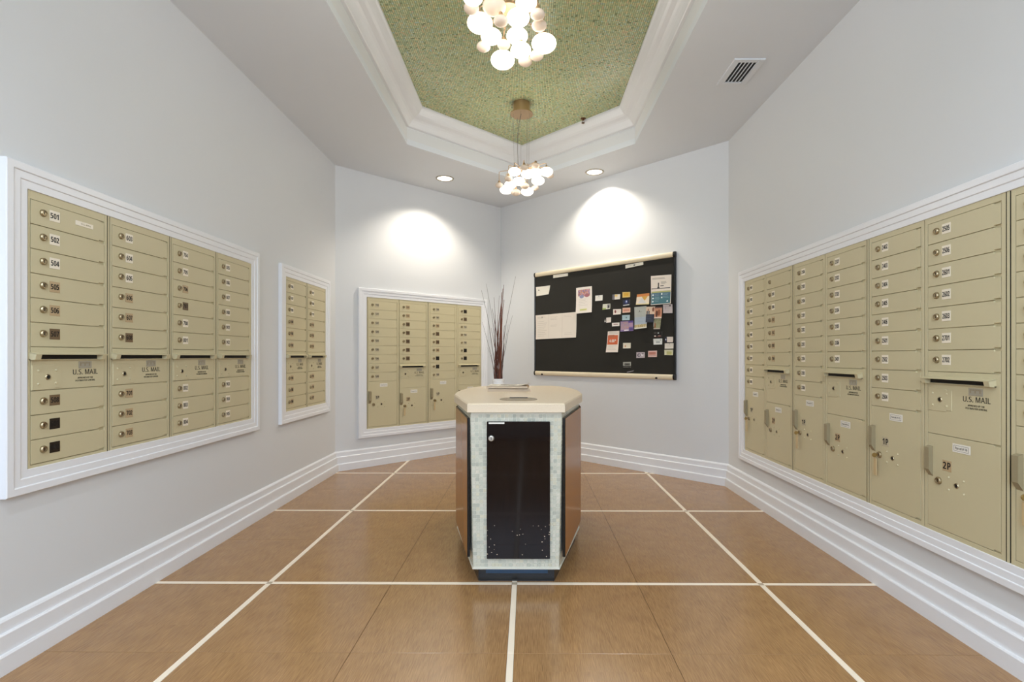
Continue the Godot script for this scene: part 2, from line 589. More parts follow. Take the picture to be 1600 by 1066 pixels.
func build_ceiling() -> void:
	var st := tool()
	var big := inset_all(room, -0.14)
	for side in 2:
		var half := rect(-3.0, -4.0, -0.055, 9.0) if side == 0 else rect(-0.055, -4.0, 3.0, 9.0)
		for p in Geometry2D.intersect_polygons(big, half):
			for q in Geometry2D.clip_polygons(p, hexa):
				prism(st, q, H, H + 0.05, plan())
	var ceil_ := struct("ceiling", made([[st, "ceiling_paint"]]), "white ceiling with a six-sided mosaic coffer")
	# coffer: fascia and crown, one length per side
	var prof := [Vector2(0.0, 0.0), Vector2(0.0, 0.150), Vector2(-0.006, 0.156), Vector2(-0.006, 0.160), Vector2(0.014, 0.163), Vector2(0.020, 0.168)]
	for k in 9:
		var a := k / 8.0
		prof.append(Vector2(0.022 + 0.118 * a, 0.172 + 0.118 * (a + 0.09 * sin(TAU * a))))
	prof.append(Vector2(0.151, 0.299))
	prof.append(Vector2(0.151, 0.32))
	var label := ["front right", "right", "back right", "back left", "left", "front left"]
	for i in 6:
		var s2 := tool()
		for k in prof.size() - 1:
			var q := []
			for e in [[i, k], [(i + 1) % 6, k], [(i + 1) % 6, k + 1], [i, k + 1]]:
				var v := inset(hexa, e[0], prof[e[1]].x)
				q.append(Vector3(v.x, H + prof[e[1]].y, -v.y))
			var e2 := (hexa[(i + 1) % 6] - hexa[i]).normalized()
			var dp: Vector2 = prof[k + 1] - prof[k]
			var nin := Vector2(-e2.y, e2.x) * dp.y
			quad(s2, q[0], q[1], q[2], q[3], Vector3(nin.x, -dp.x, -nin.y))
		put("crown_molding", made([[s2, "crown_paint"]]), ceil_)
	var s3 := tool()
	prism(s3, inset_all(hexa, -0.03), H + 0.318, H + 0.40, plan())
	put("coffer_panel", made([[s3, "grout_green"]]), ceil_)
	# added recessed lamps, out of view, to fill the floor and lower walls
	for q in [[-1.0, 0.55], [0.88, 0.55], [-0.06, -0.9]]:
		var s4 := tool()
		lathe(s4, [Vector2(0.098, 0.0), Vector2(0.096, -0.005), Vector2(0.082, -0.007), Vector2(0.079, -0.003)], 32)
		var s5 := tool()
		lathe(s5, [Vector2(0.079, -0.0010), Vector2(0.0, -0.0040)], 32)
		put("downlight", made([[s4, "grey_sticker"], [s5, "lamp_lens"]]), ceil_, Transform3D(Basis.IDENTITY, Vector3(q[0], H, -q[1])))
		beam(ceil_, Vector3(q[0], H - 0.012, -q[1]), 75.0, 1.0, FILL, Color(0.92, 0.96, 1.0))
	# glass mosaic of the coffer: far too many to count
	var pitch := 0.0135
	var one := tool()
	box(one, Vector3(-0.0056, -0.0026, -0.0056), Vector3(0.0056, 0.0, 0.0056), 0.0011)
	var inner := inset_all(hexa, 0.149)
	var xs := []
	var cols := [Color(0.60, 0.62, 0.46), Color(0.56, 0.61, 0.46), Color(0.64, 0.65, 0.49), Color(0.53, 0.58, 0.44), Color(0.60, 0.65, 0.53), Color(0.67, 0.63, 0.46), Color(0.43, 0.47, 0.34), Color(0.62, 0.61, 0.44), Color(0.56, 0.63, 0.55), Color(0.66, 0.59, 0.46), Color(0.34, 0.38, 0.26)]
	var weigh := [24, 20, 20, 10, 8, 8, 3, 10, 3, 3, 0]
	var bag := []
	for k in cols.size():
		for j in weigh[k]:
			bag.append(cols[k].srgb_to_linear())
	var z := 1.0
	while z < 5.72:
		var x := -1.0
		while x < 0.9:
			if Geometry2D.is_point_in_polygon(Vector2(x, z), inner):
				xs.append(Vector2(x, z))
			x += pitch
		z += pitch
	var mm := MultiMesh.new()
	mm.transform_format = MultiMesh.TRANSFORM_3D
	mm.use_colors = true
	mm.mesh = made([[one, "green_glass"]])
	mm.instance_count = xs.size()
	for k in xs.size():
		var b := Basis.from_euler(Vector3(rng.randfn(0, 0.022), rng.randfn(0, 0.02), rng.randfn(0, 0.022)))
		mm.set_instance_transform(k, Transform3D(b, Vector3(xs[k].x, H + 0.3175, -xs[k].y)))
		mm.set_instance_color(k, bag[rng.randi() % bag.size()] * rng.randf_range(1.40, 1.72))
	var mi := MultiMeshInstance3D.new()
	mi.name = "mosaic"
	mi.multimesh = mm
	mi.set_meta("kind", "stuff")
	mi.set_meta("label", "small green and gold glass mosaic tiles in the coffer")
	ceil_.add_child(mi)


func build_floor() -> void:
	var st := tool()
	prism(st, inset_all(room, -0.14), -0.12, -0.002, plan())
	var fl := struct("floor", made([[st, "grout_brown"]]), "brown striated tile floor with cream inlay strips")
	var clip := inset_all(room, 0.012)
	var hw := 0.0125
	for i in range(-1, 5):
		for j in range(-8, 7):
			var x0 := X0 + i * S
			var x1 := x0 + S
			var z0 := ZA + j * S
			var z1 := z0 + S
			var gx0 := (hw + 0.001) if strip_x(i, j) else 0.0009
			var gx1 := (hw + 0.001) if strip_x(i + 1, j) else 0.0009
			var gz0 := (hw + 0.001) if j % 2 == 0 else 0.0009
			var gz1 := (hw + 0.001) if (j + 1) % 2 == 0 else 0.0009
			for p in Geometry2D.intersect_polygons(rect(x0 + gx0, z0 + gz0, x1 - gx1, z1 - gz1), clip):
				if ccw(p).size() < 3:
					continue
				var s2 := tool()
				prism(s2, p, -0.004, 0.0, plan(), 0.0007, Vector2(rng.randf() * 3.0, rng.randf() * 3.0))
				put("floor_tile", made([[s2, "floor_tile"]]), fl)
	# inlay strips, one piece per tile side
	for j in range(-8, 8):
		var z0 := ZA + j * S
		for i in range(-1, 5):
			if j % 2 == 0:
				var a := X0 + i * S + (hw + 0.0012 if strip_x(i, j) or strip_x(i, j - 1) else 0.0006)
				var b := X0 + (i + 1) * S - (hw + 0.0012 if strip_x(i + 1, j) or strip_x(i + 1, j - 1) else 0.0006)
				piece(fl, "inlay_strip", rect(a, z0 - hw, b, z0 + hw), clip, "inlay")
		for i in [0, 2, 4]:
			if strip_x(i, j):
				var x0: float = X0 + i * S
				var a := z0 + (hw + 0.0012 if j % 2 == 0 else 0.0006)
				var b := z0 + S - (hw + 0.0012 if (j + 1) % 2 == 0 else 0.0006)
				piece(fl, "inlay_strip", rect(x0 - hw, a, x0 + hw, b), clip, "inlay")
			if j % 2 == 0 and (strip_x(i, j) or strip_x(i, j - 1)):
				var x0: float = X0 + i * S
				piece(fl, "inlay_square", rect(x0 - hw, z0 - hw, x0 + hw, z0 + hw), clip, "inlay_grey")
	# the stub of the middle strip that runs on towards the kiosk
	var xm := X0 + 2 * S
	piece(fl, "inlay_strip", rect(xm - hw, ZA + hw + 0.0012, xm + hw, ZA + 0.04), clip, "inlay")


func strip_x(i: int, j: int) -> bool:
	return i == 0 or i == 4 or (i == 2 and j < 0)


func piece(parent: Node, called: String, p: PackedVector2Array, clip: PackedVector2Array, m: String) -> void:
	for q in Geometry2D.intersect_polygons(p, clip):
		var st := tool()
		prism(st, q, -0.003, 0.0006, plan(), 0.0004)
		put(called, made([[st, m]]), parent)


# ---------------------------------------------------------------------------------------------
# kiosk in the middle of the room
func kiosk_poly(front: float, mid: float, back: float, grow := 0.0) -> PackedVector2Array:
	var c := -0.055
	var p := PackedVector2Array([Vector2(c - front, 2.62), Vector2(c + front, 2.62), Vector2(c + mid, 3.245), Vector2(c + mid + 0.006, 3.57), Vector2(c + back, 4.11), Vector2(c - back, 4.11), Vector2(c - mid - 0.006, 3.57), Vector2(c - mid, 3.245)])
	return inset_all(p, -grow) if grow != 0.0 else p


func loft(st: SurfaceTool, a: PackedVector2Array, ya: float, b: PackedVector2Array, yb: float) -> void:
	for i in a.size():
		var j := (i + 1) % a.size()
		var e := (a[j] - a[i]).normalized()
		quad(st, Vector3(a[i].x, ya, -a[i].y), Vector3(a[j].x, ya, -a[j].y), Vector3(b[j].x, yb, -b[j].y), Vector3(b[i].x, yb, -b[i].y), Vector3(e.y, 0, e.x))


func build_kiosk() -> void:
	var base := Vector3(-0.055, 0, -3.37)
	var k := thing("mail_kiosk", "eight-sided kiosk with dark wood doors, pale mosaic and cream stone top", "kiosk", Transform3D(Basis.IDENTITY, base))
	var back := Transform3D(Basis.IDENTITY, -base)
	var top := kiosk_poly(0.228, 0.374, 0.205)
	var bot := kiosk_poly(0.214, 0.374, 0.205)
	# plinth
	var st := tool()
	prism(st, PackedVector2Array([Vector2(-0.249, 2.672), Vector2(0.139, 2.672), Vector2(0.300, 3.26), Vector2(0.304, 3.55), Vector2(0.135, 4.06), Vector2(-0.245, 4.06), Vector2(-0.414, 3.55), Vector2(-0.410, 3.26)]), 0.0, 0.086, back * plan())
	put("toe_kick", made([[st, "black_lacquer"]]), k)
	st = tool()
	box(st, Vector3(-0.211, 0.041, -2.6718), Vector3(0.105, 0.0825, -2.6695))
	var tape := put("blue_strip", made([[st, "blue_tape"]]), k, back)
	tape.set_meta("label", "blue strip along the top of the black plinth")
	# carcass
	st = tool()
	var rim := kiosk_poly(0.214, 0.374, 0.205, 0.006)
	loft(st, bot, 0.086, top, 0.872)
	prism(st, bot, 0.084, 0.0865, plan())
	var body := put("body", made([[st, "grout_white"]]), k, back)
	st = tool()
	prism(st, rim, 0.083, 0.090, plan())
	put("base_trim", made([[st, "grout_white"]]), k, back)
	# counter
	st = tool()
	var half := [Vector2(0.243, 2.592), Vector2(0.392, 3.20), Vector2(0.404, 3.32), Vector2(0.409, 3.46), Vector2(0.405, 3.62), Vector2(0.388, 3.79), Vector2(0.354, 3.95), Vector2(0.305, 4.08), Vector2(0.248, 4.165)]
	var slab := PackedVector2Array()
	for q in half:
		slab.append(Vector2(-0.055 + q.x, q.y))
	for n in half.size():
		var q: Vector2 = half[half.size() - 1 - n]
		slab.append(Vector2(-0.055 - q.x, q.y))
	prism(st, slab, 0.872, 0.9165, back * plan(), 0.006)
	put("countertop", made([[st, "counter_stone"]]), k)
	# dark wood fronts, proud of the mosaic: a door in front, a panel on each long side
	st = tool()
	box(st, Vector3(-0.2015, 0.138, 0.001), Vector3(0.1145, 0.824, 0.016), 0.0025)
	var door := put("door", made([[st, "dark_wood"]]), k, back * Transform3D(Basis.IDENTITY, Vector3(0, 0, -2.62)))
	st = tool()
	lathe(st, [Vector2(0, 0.012), Vector2(0.010, 0.012), Vector2(0.0135, 0.010), Vector2(0.0150, 0.0), Vector2(0.0152, -0.001)], 24, Transform3D(Basis(Vector3.RIGHT, PI / 2), Vector3(-0.179, 0.741, 0.016)))
	var slot := tool()
	box(slot, Vector3(-0.1805, 0.735, 0.0275), Vector3(-0.1775, 0.747, 0.0285))
	put("cam_lock", made([[st, "steel"], [slot, "ink"]]), door)
	st = tool()
	box(st, Vector3(-0.192, 0.8125, 0.016), Vector3(-0.113, 0.8205, 0.0168), 0.0002)
	put("label_strip", made([[st, "sticker"]]), door)
	# pale chips where the stain has worn off near the door's foot
	st = tool()
	for n in 34:
		var x := rng.randf_range(-0.197, 0.110)
		if n < 16:
			x = -0.055 + (0.145 + 0.011 * rng.randf()) * (1 if n % 2 == 0 else -1)
		var y := 0.145 + 0.17 * pow(rng.randf(), 1.4)
		var w := rng.randf_range(0.0008, 0.003)
		var hh := rng.randf_range(0.0006, 0.002)
		box(st, Vector3(x - w, y - hh, 0.0158), Vector3(x + w, y + hh, 0.0162), 0.0, Transform3D(Basis(Vector3(0, 0, 1), rng.randf_range(-0.1, 0.1)), Vector3.ZERO))
	var chips := put("worn_chip", made([[st, "newsprint_edge"]]), door)
	chips.set_meta("kind", "stuff")
	# side panels on all other faces
	for i in range(1, 8):
		var j := (i + 1) % 8
		var a := top[i]
		var b := top[j]
		var d := (b - a).normalized()
		var l := a.distance_to(b)
		var x := Vector3(d.x, 0, -d.y)
		var zz := x.cross(Vector3.UP)
		var bas := Basis(x, Vector3.UP, zz)
		var m0 := 0.022 if i in [1, 7] else 0.02
		var lean := 0.0
		st = tool()
		box(st, Vector3(m0, 0.135, 0.001), Vector3(l - m0, 0.838, 0.0155), 0.0012)
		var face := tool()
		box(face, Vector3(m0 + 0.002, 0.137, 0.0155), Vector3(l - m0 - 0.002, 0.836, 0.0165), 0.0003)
		put("side_panel", made([[st, "black_lacquer"], [face, "veneer_with_sheen"]]), k, back * Transform3D(bas, Vector3(a.x, 0, -a.y)))
	# glass mosaic round the door and on every side: joined, too small to pick apart
	var places := []
	for i in 8:
		var j := (i + 1) % 8
		var nrow := int((0.872 - 0.094) / 0.0187)
		var wide := top[i].distance_to(top[j])
		var ncol := int(wide / 0.0187)
		for r in nrow:
			var t := (0.103 + 0.0187 * r - 0.086) / 0.786
			var a := bot[i].lerp(top[i], t)
			var b := bot[j].lerp(top[j], t)
			var d := (b - a).normalized()
			var x := Vector3(d.x, 0, -d.y)
			var bas := Basis(x, Vector3.UP, x.cross(Vector3.UP))
			for c in ncol:
				var s := (c + 0.5) / ncol
				var p := a.lerp(b, s)
				var px := p.x
				var py := 0.103 + 0.0187 * r
				if i == 0 and px > -0.19 and px < 0.10 and py > 0.152 and py < 0.81:
					continue
				var along := s * wide
				if i > 0 and along > 0.035 and along < wide - 0.035 and py > 0.15 and py < 0.825:
					continue
				places.append(Transform3D(bas * Basis.from_scale(Vector3(wide / ncol / 0.0187, 1, 1)), Vector3(p.x, py, -p.y)))
	var one := tool()
	box(one, Vector3(-0.0083, -0.0083, 0.0), Vector3(0.0083, 0.0083, 0.0022), 0.0009)
	var mm := MultiMesh.new()
	mm.transform_format = MultiMesh.TRANSFORM_3D
	mm.use_colors = true
	mm.mesh = made([[one, "pale_glass"]])
	mm.instance_count = places.size()
	var tones := [Color(0.83, 0.81, 0.74), Color(0.81, 0.80, 0.725), Color(0.785, 0.78, 0.71), Color(0.82, 0.795, 0.70), Color(0.715, 0.715, 0.655), Color(0.80, 0.79, 0.72), Color(0.75, 0.75, 0.685)]
	for n in places.size():
		mm.set_instance_transform(n, places[n])
		mm.set_instance_color(n, tones[rng.randi() % 7].srgb_to_linear() * rng.randf_range(0.96, 1.04))
	var mi := MultiMeshInstance3D.new()
	mi.name = "mosaic"
	mi.multimesh = mm
	mi.transform = back
	mi.set_meta("kind", "stuff")
	mi.set_meta("label", "pale green and cream glass mosaic")
	k.add_child(mi)


# ---------------------------------------------------------------------------------------------
# mailboxes
const BACKZ := 0.0055     # face of the backing plate
const FACEZ := 0.0125    # face of doors and rails


func door_mesh(w: float, h: float) -> ArrayMesh:
	# a door with the two hinge notches on its right side
	var key := "door %.4f %.4f" % [w, h]
	if not cache.has(key):
		var st := tool()
		var n := 0.030
		var d := 0.0055
		prism(st, PackedVector2Array([Vector2(0, 0), Vector2(w - n, 0), Vector2(w - n + 0.003, d), Vector2(w, d), Vector2(w, h - d), Vector2(w - n + 0.003, h - d), Vector2(w - n, h), Vector2(0, h)]), BACKZ, FACEZ + 0.0008, Transform3D.IDENTITY, 0.0007)
		cache[key] = made([[st, "mailbox_paint"]])
	return cache[key]


func lock_mesh(r: float) -> ArrayMesh:
	var key := "lock %.4f" % r
	if not cache.has(key):
		var t := Transform3D(Basis(Vector3.RIGHT, PI / 2), Vector3.ZERO)
		var st := tool()
		lathe(st, [Vector2(0, 0.0065), Vector2(r * 0.55, 0.0065), Vector2(r * 0.6, 0.009), Vector2(r * 0.78, 0.0095), Vector2(r * 0.95, 0.006), Vector2(r, 0.0)], 18, t)
		var s2 := tool()
		box(s2, Vector3(-r * 0.09, -r * 0.42, 0.0063), Vector3(r * 0.09, r * 0.42, 0.0069))
		cache[key] = made([[st, "lock_metal"], [s2, "ink"]])
	return cache[key]


func plate_mesh(w: float, h: float, m: String) -> ArrayMesh:
	var key := "plate %.4f %.4f %s" % [w, h, m]
	if not cache.has(key):
		var st := tool()
		box(st, Vector3(-w / 2, -h / 2, 0), Vector3(w / 2, h / 2, 0.0016), 0.0006)
		cache[key] = made([[st, m]])
	return cache[key]


func arrow_lock(parent: Node3D, at: Vector3) -> void:
	# a round keyed core between four carriage bolts
	if not cache.has("bolt"):
		var t := Transform3D(Basis(Vector3.RIGHT, PI / 2), Vector3.ZERO)
		var st := tool()
		lathe(st, [Vector2(0, 0.0040), Vector2(0.0032, 0.0034), Vector2(0.0052, 0.0)], 12, t)
		cache["bolt"] = made([[st, "mailbox_paint"]])
		var ring := tool()
		lathe(ring, [Vector2(0.0072, -0.001), Vector2(0.0078, 0.003), Vector2(0.0100, 0.003), Vector2(0.0118, 0.0)], 16, t)
		lathe(ring, [Vector2(0.0, 0.0004), Vector2(0.0078, 0.0004)], 14, t)
		var hole := tool()
		lathe(hole, [Vector2(0, 0.0012), Vector2(0.0074, 0.0012)], 14, t)
		cache["core"] = made([[ring, "lock_metal"], [hole, "black"]])
	put("arrow_lock", cache["core"], parent, Transform3D(Basis.IDENTITY, at))
	for q in [[-0.040, 0.026], [0.036, 0.026], [-0.040, -0.026], [0.036, -0.026]]:
		put("bolt", cache["bolt"], parent, Transform3D(Basis.IDENTITY, at + Vector3(q[0], q[1], 0)))


func mail_door(unit: Node3D, x: float, y: float, w: float, h: float, number: String, tone: String) -> void:
	var d := put("mailbox_door", door_mesh(w, h), unit, Transform3D(Basis.IDENTITY, Vector3(x, y, 0)))
	var fz := FACEZ + 0.0008
	put("cam_lock", lock_mesh(0.0145), d, Transform3D(Basis.IDENTITY, Vector3(0.050, h * 0.555, fz)))
	if tone != "x":
		put("number_plate", plate_mesh(0.046, 0.043, "plate_" + tone), d, Transform3D(Basis.IDENTITY, Vector3(0.101, h * 0.555, fz)))
		letter("door_number", number, 0.0215, 0.038 if number.length() > 3 else 0.036, true, d, Vector3(0.101, h * 0.555, fz + 0.0018))


func slot_panel(unit: Node3D, x: float, top: float, bottom: float, w: float, us: float) -> void:
	var st := tool()
	box(st, Vector3(x, bottom, BACKZ), Vector3(x + w, top, FACEZ + 0.0008), 0.0007)
	var p := put("outgoing_mail_panel", made([[st, "mailbox_paint"]]), unit)
	var fz := FACEZ + 0.0008
	var ys := top - 0.035
	# hood: sloped top, two cheeks, dark mouth, bottom lip
	st = tool()
	var side := Transform3D(Basis(Vector3(0, 0, 1), Vector3(0, 1, 0), Vector3(-1, 0, 0)), Vector3.ZERO)  # local x -> out, y up, z -> -x
	var lt := x - 0.008
	var rt := x + w - 0.018
	prism(st, PackedVector2Array([Vector2(fz, 0.016), Vector2(fz + 0.030, 0.0085), Vector2(fz + 0.030, 0.0055), Vector2(fz, 0.0125)]), -rt, -lt, Transform3D(side.basis, Vector3(0, ys, 0)))
	for c in [[lt, lt + 0.024], [rt - 0.024, rt]]:
		prism(st, PackedVector2Array([Vector2(fz, 0.0135), Vector2(fz + 0.0295, 0.007), Vector2(fz + 0.024, -0.014), Vector2(fz, -0.0165)]), -c[1], -c[0], Transform3D(side.basis, Vector3(0, ys, 0)))
	prism(st, PackedVector2Array([Vector2(fz, -0.011), Vector2(fz + 0.007, -0.0125), Vector2(fz + 0.007, -0.0155), Vector2(fz, -0.0165)]), -rt, -lt, Transform3D(side.basis, Vector3(0, ys, 0)))
	var dk := tool()
	box(dk, Vector3(lt + 0.022, ys - 0.0115, fz + 0.0002), Vector3(rt - 0.022, ys + 0.009, fz + 0.0022))
	put("mail_slot", made([[st, "mailbox_paint"], [dk, "black"]]), p)
	# arrow lock plate
	st = tool()
	var ax := x + 0.003
	prism(st, PackedVector2Array([Vector2(ax, top - 0.168), Vector2(ax + 0.096, top - 0.168), Vector2(ax + 0.099, top - 0.162), Vector2(ax + 0.127, top - 0.162), Vector2(ax + 0.127, top - 0.077), Vector2(ax + 0.099, top - 0.077), Vector2(ax + 0.096, top - 0.071), Vector2(ax, top - 0.071)]), fz - 0.0005, fz + 0.0022, Transform3D.IDENTITY, 0.0009)
	put("lock_plate", made([[st, "mailbox_paint"]]), p)
	arrow_lock(p, Vector3(ax + 0.066, top - 0.118, fz + 0.0022))
	put("barcode_sticker", plate_mesh(0.066, 0.030, "grey_sticker"), p, Transform3D(Basis.IDENTITY, Vector3(x + 0.246, top - us + 0.031, fz)))
	var bar := tool()
	for k in 7:
		box(bar, Vector3(x + 0.220 + k * 0.0075, top - us + (0.036 if k % 3 else 0.026), fz + 0.0015), Vector3(x + 0.2245 + k * 0.0075, top - us + 0.042, fz + 0.0018))
	put("barcode", made([[bar, "mailbox_shade"]]), p)
	letter("lettering", "U.S. MAIL", 0.0205, 0.126, false, p, Vector3(x + 0.248, top - us, fz + 0.0004))
	letter("lettering", "APPROVED BY THE", 0.0068, 0.078, false, p, Vector3(x + 0.248, top - us - 0.0245, fz + 0.0004))
	letter("lettering", "POSTMASTER GENERAL", 0.0068, 0.100, false, p, Vector3(x + 0.248, top - us - 0.0360, fz + 0.0004))


func parcel_door(unit: Node3D, x: float, y: float, w: float, h: float, code: String, keyed: bool, drop: float) -> void:
	var d := put("parcel_door", door_mesh(w, h), unit, Transform3D(Basis.IDENTITY, Vector3(x, y, 0)))
	var fz := FACEZ + 0.0008
	put("label_sticker", plate_mesh(0.088, 0.036, "sticker"), d, Transform3D(Basis.IDENTITY, Vector3(0.178, h - 0.042, fz)))
	var st := tool()
	for q in [[0.142, 0.214, -0.0535, -0.0525], [0.142, 0.214, -0.0315, -0.0305], [0.142, 0.143, -0.0535, -0.0305], [0.213, 0.214, -0.0535, -0.0305]]:
		box(st, Vector3(q[0], h + q[2], fz + 0.0014), Vector3(q[1], h + q[3], fz + 0.0018))
	put("label_border", made([[st, "ink"]]), d)
	letter("label_lettering", "Parcel # %s" % ("16" if code == "2P" else "15"), 0.0095, 0.058, false, d, Vector3(0.178, h - 0.042, fz + 0.0018))
	put("number_plate", plate_mesh(0.047, 0.046, "plate_t" if code == "2P" else "plate_p"), d, Transform3D(Basis.IDENTITY, Vector3(0.105, h - drop, fz)))
	letter("door_number", code, 0.030, 0.040, true, d, Vector3(0.105, h - drop, fz + 0.0018))
	put("cam_lock", lock_mesh(0.0165), d, Transform3D(Basis.IDENTITY, Vector3(0.061, h - drop - 0.072, fz)))
	arrow_lock(d, Vector3(0.153, h - drop - 0.073, fz))
	# finger pull: a hooded lip on the door's left edge, tapering away below
	st = tool()
	prism(st, PackedVector2Array([Vector2(fz, 0.0), Vector2(fz + 0.020, 0.030), Vector2(fz + 0.020, 0.125), Vector2(fz, 0.132)]), -0.029, -0.003, Transform3D(Basis(Vector3(0, 0, 1), Vector3(0, 1, 0), Vector3(-1, 0, 0)), Vector3(0, h - drop - 0.06, 0)), 0.0)
	put("pull_handle", made([[st, "mailbox_shade"]]), d)
	if keyed:
		st = tool()
		lathe(st, [Vector2(0, 0.004), Vector2(0.011, 0.004), Vector2(0.012, 0.0015), Vector2(0.011, -0.001), Vector2(0, -0.001)], 12, Transform3D(Basis(Vector3(0, 0, 1), PI / 2), Vector3(0.061, h - drop - 0.074, fz + 0.026)))
		box(st, Vector3(0.0595, h - drop - 0.0745, fz + 0.008), Vector3(0.0615, h - drop - 0.0675, fz + 0.018), 0.0005)
		put("key", made([[st, "key_brass"]]), d)
		st = tool()
		box(st, Vector3(0.040, h - drop - 0.178, fz + 0.014), Vector3(0.062, h - drop - 0.092, fz + 0.018), 0.0015)
		tube(st, [Vector3(0.0605, h - drop - 0.080, fz + 0.030), Vector3(0.057, h - drop - 0.088, fz + 0.022), Vector3(0.051, h - drop - 0.095, fz + 0.017)], [0.001, 0.001, 0.001], 5)
		put("key_tag", made([[st, "key_tag"]]), d)


func mail_unit(t: Transform3D, y0: float, ytop: float, width: float, columns: Array, label: String, group: String, hinge := false) -> Node3D:
	# columns: {x, w, kind, nums, tones, keyed}; heights are given above the floor and moved down by y0
	var u := thing("mailbox_unit", label, "mailbox", t, group)
	var st := tool()
	box(st, Vector3(0.0008, 0, 0.0006), Vector3(width - 0.0008, ytop - y0, BACKZ))
	for c in columns:
		var x: float = c.x
		var w: float = c.w
		var dl: float = x + c.lead
		var dr: float = x + c.lead + c.door + 0.0030
		# stiles and rails stand level with the doors
		box(st, Vector3(x + 0.0025, 0, BACKZ), Vector3(dl - 0.0030, ytop - y0, FACEZ + 0.0006), 0.0006)
		box(st, Vector3(dr, 0, BACKZ), Vector3(x + w - 0.0025, ytop - y0, FACEZ + 0.0006), 0.0006)
		box(st, Vector3(dl - 0.0030, c.top - y0, BACKZ), Vector3(dr, ytop - y0, FACEZ + 0.0004), 0.0005)
		box(st, Vector3(dl - 0.0030, 0, BACKZ), Vector3(dr, c.bottom - y0 - 0.002, FACEZ + 0.0004), 0.0005)
	put("cabinet_body", made([[st, "mailbox_paint"]]), u)
	if hinge:
		st = tool()
		box(st, Vector3(width - 0.0160, 0, BACKZ), Vector3(width - 0.0135, ytop - y0, FACEZ + 0.0015))
		box(st, Vector3(width - 0.003, 0, BACKZ), Vector3(width - 0.001, ytop - y0, FACEZ - 0.001))
		put("piano_hinge", made([[st, "hinge"]]), u)
	for c in columns:
		var x: float = c.x + c.lead
		var w: float = c.door
		var y: float = c.top - y0
		var n := 0
		var p: float = c.pitch
		for k in c.before:
			mail_door(u, x, y - p + 0.0014, w, p - 0.0030, c.nums[n], c.tones[n])
			y -= p
			n += 1
		if c.kind != "P1":
			slot_panel(u, x, y - 0.0012, y - c.panel + 0.0012, w, c.us)
			y -= c.panel
		for k in c.after:
			mail_door(u, x, y - p + 0.0014, w, p - 0.0030, c.nums[n], c.tones[n])
			y -= p
			n += 1
		if c.kind == "P1" or c.kind == "P2":
			parcel_door(u, x, c.bottom - y0, w, y - (c.bottom - y0) - 0.0012, "1P" if c.kind == "P1" else "2P", c.keyed, 0.17 if c.kind == "P1" else 0.126)
	return u


func single(w: float, nums: String, tones: String) -> Dictionary:
	return {"x": 0.0, "w": w, "lead": 0.014, "door": w - 0.0465, "kind": "A", "top": 1.7575, "bottom": 0.7318, "pitch": 0.095, "before": 6, "panel": 0.1707, "after": 3, "us": 0.103, "nums": nums.split(" "), "tones": tones, "keyed": false}


func parcel(x: float, w: float, door: float, two: bool, nums: String, tones: String, keyed: bool, lead := 0.022, pitch := 0.093) -> Dictionary:
	return {"x": x, "w": w, "door": door, "kind": "P2" if two else "P1", "lead": lead, "top": 1.735, "bottom": 0.409, "pitch": pitch, "before": 7 if two else 9, "panel": 0.2705, "after": 0, "us": 0.106, "nums": nums.split(" "), "tones": tones, "keyed": keyed}


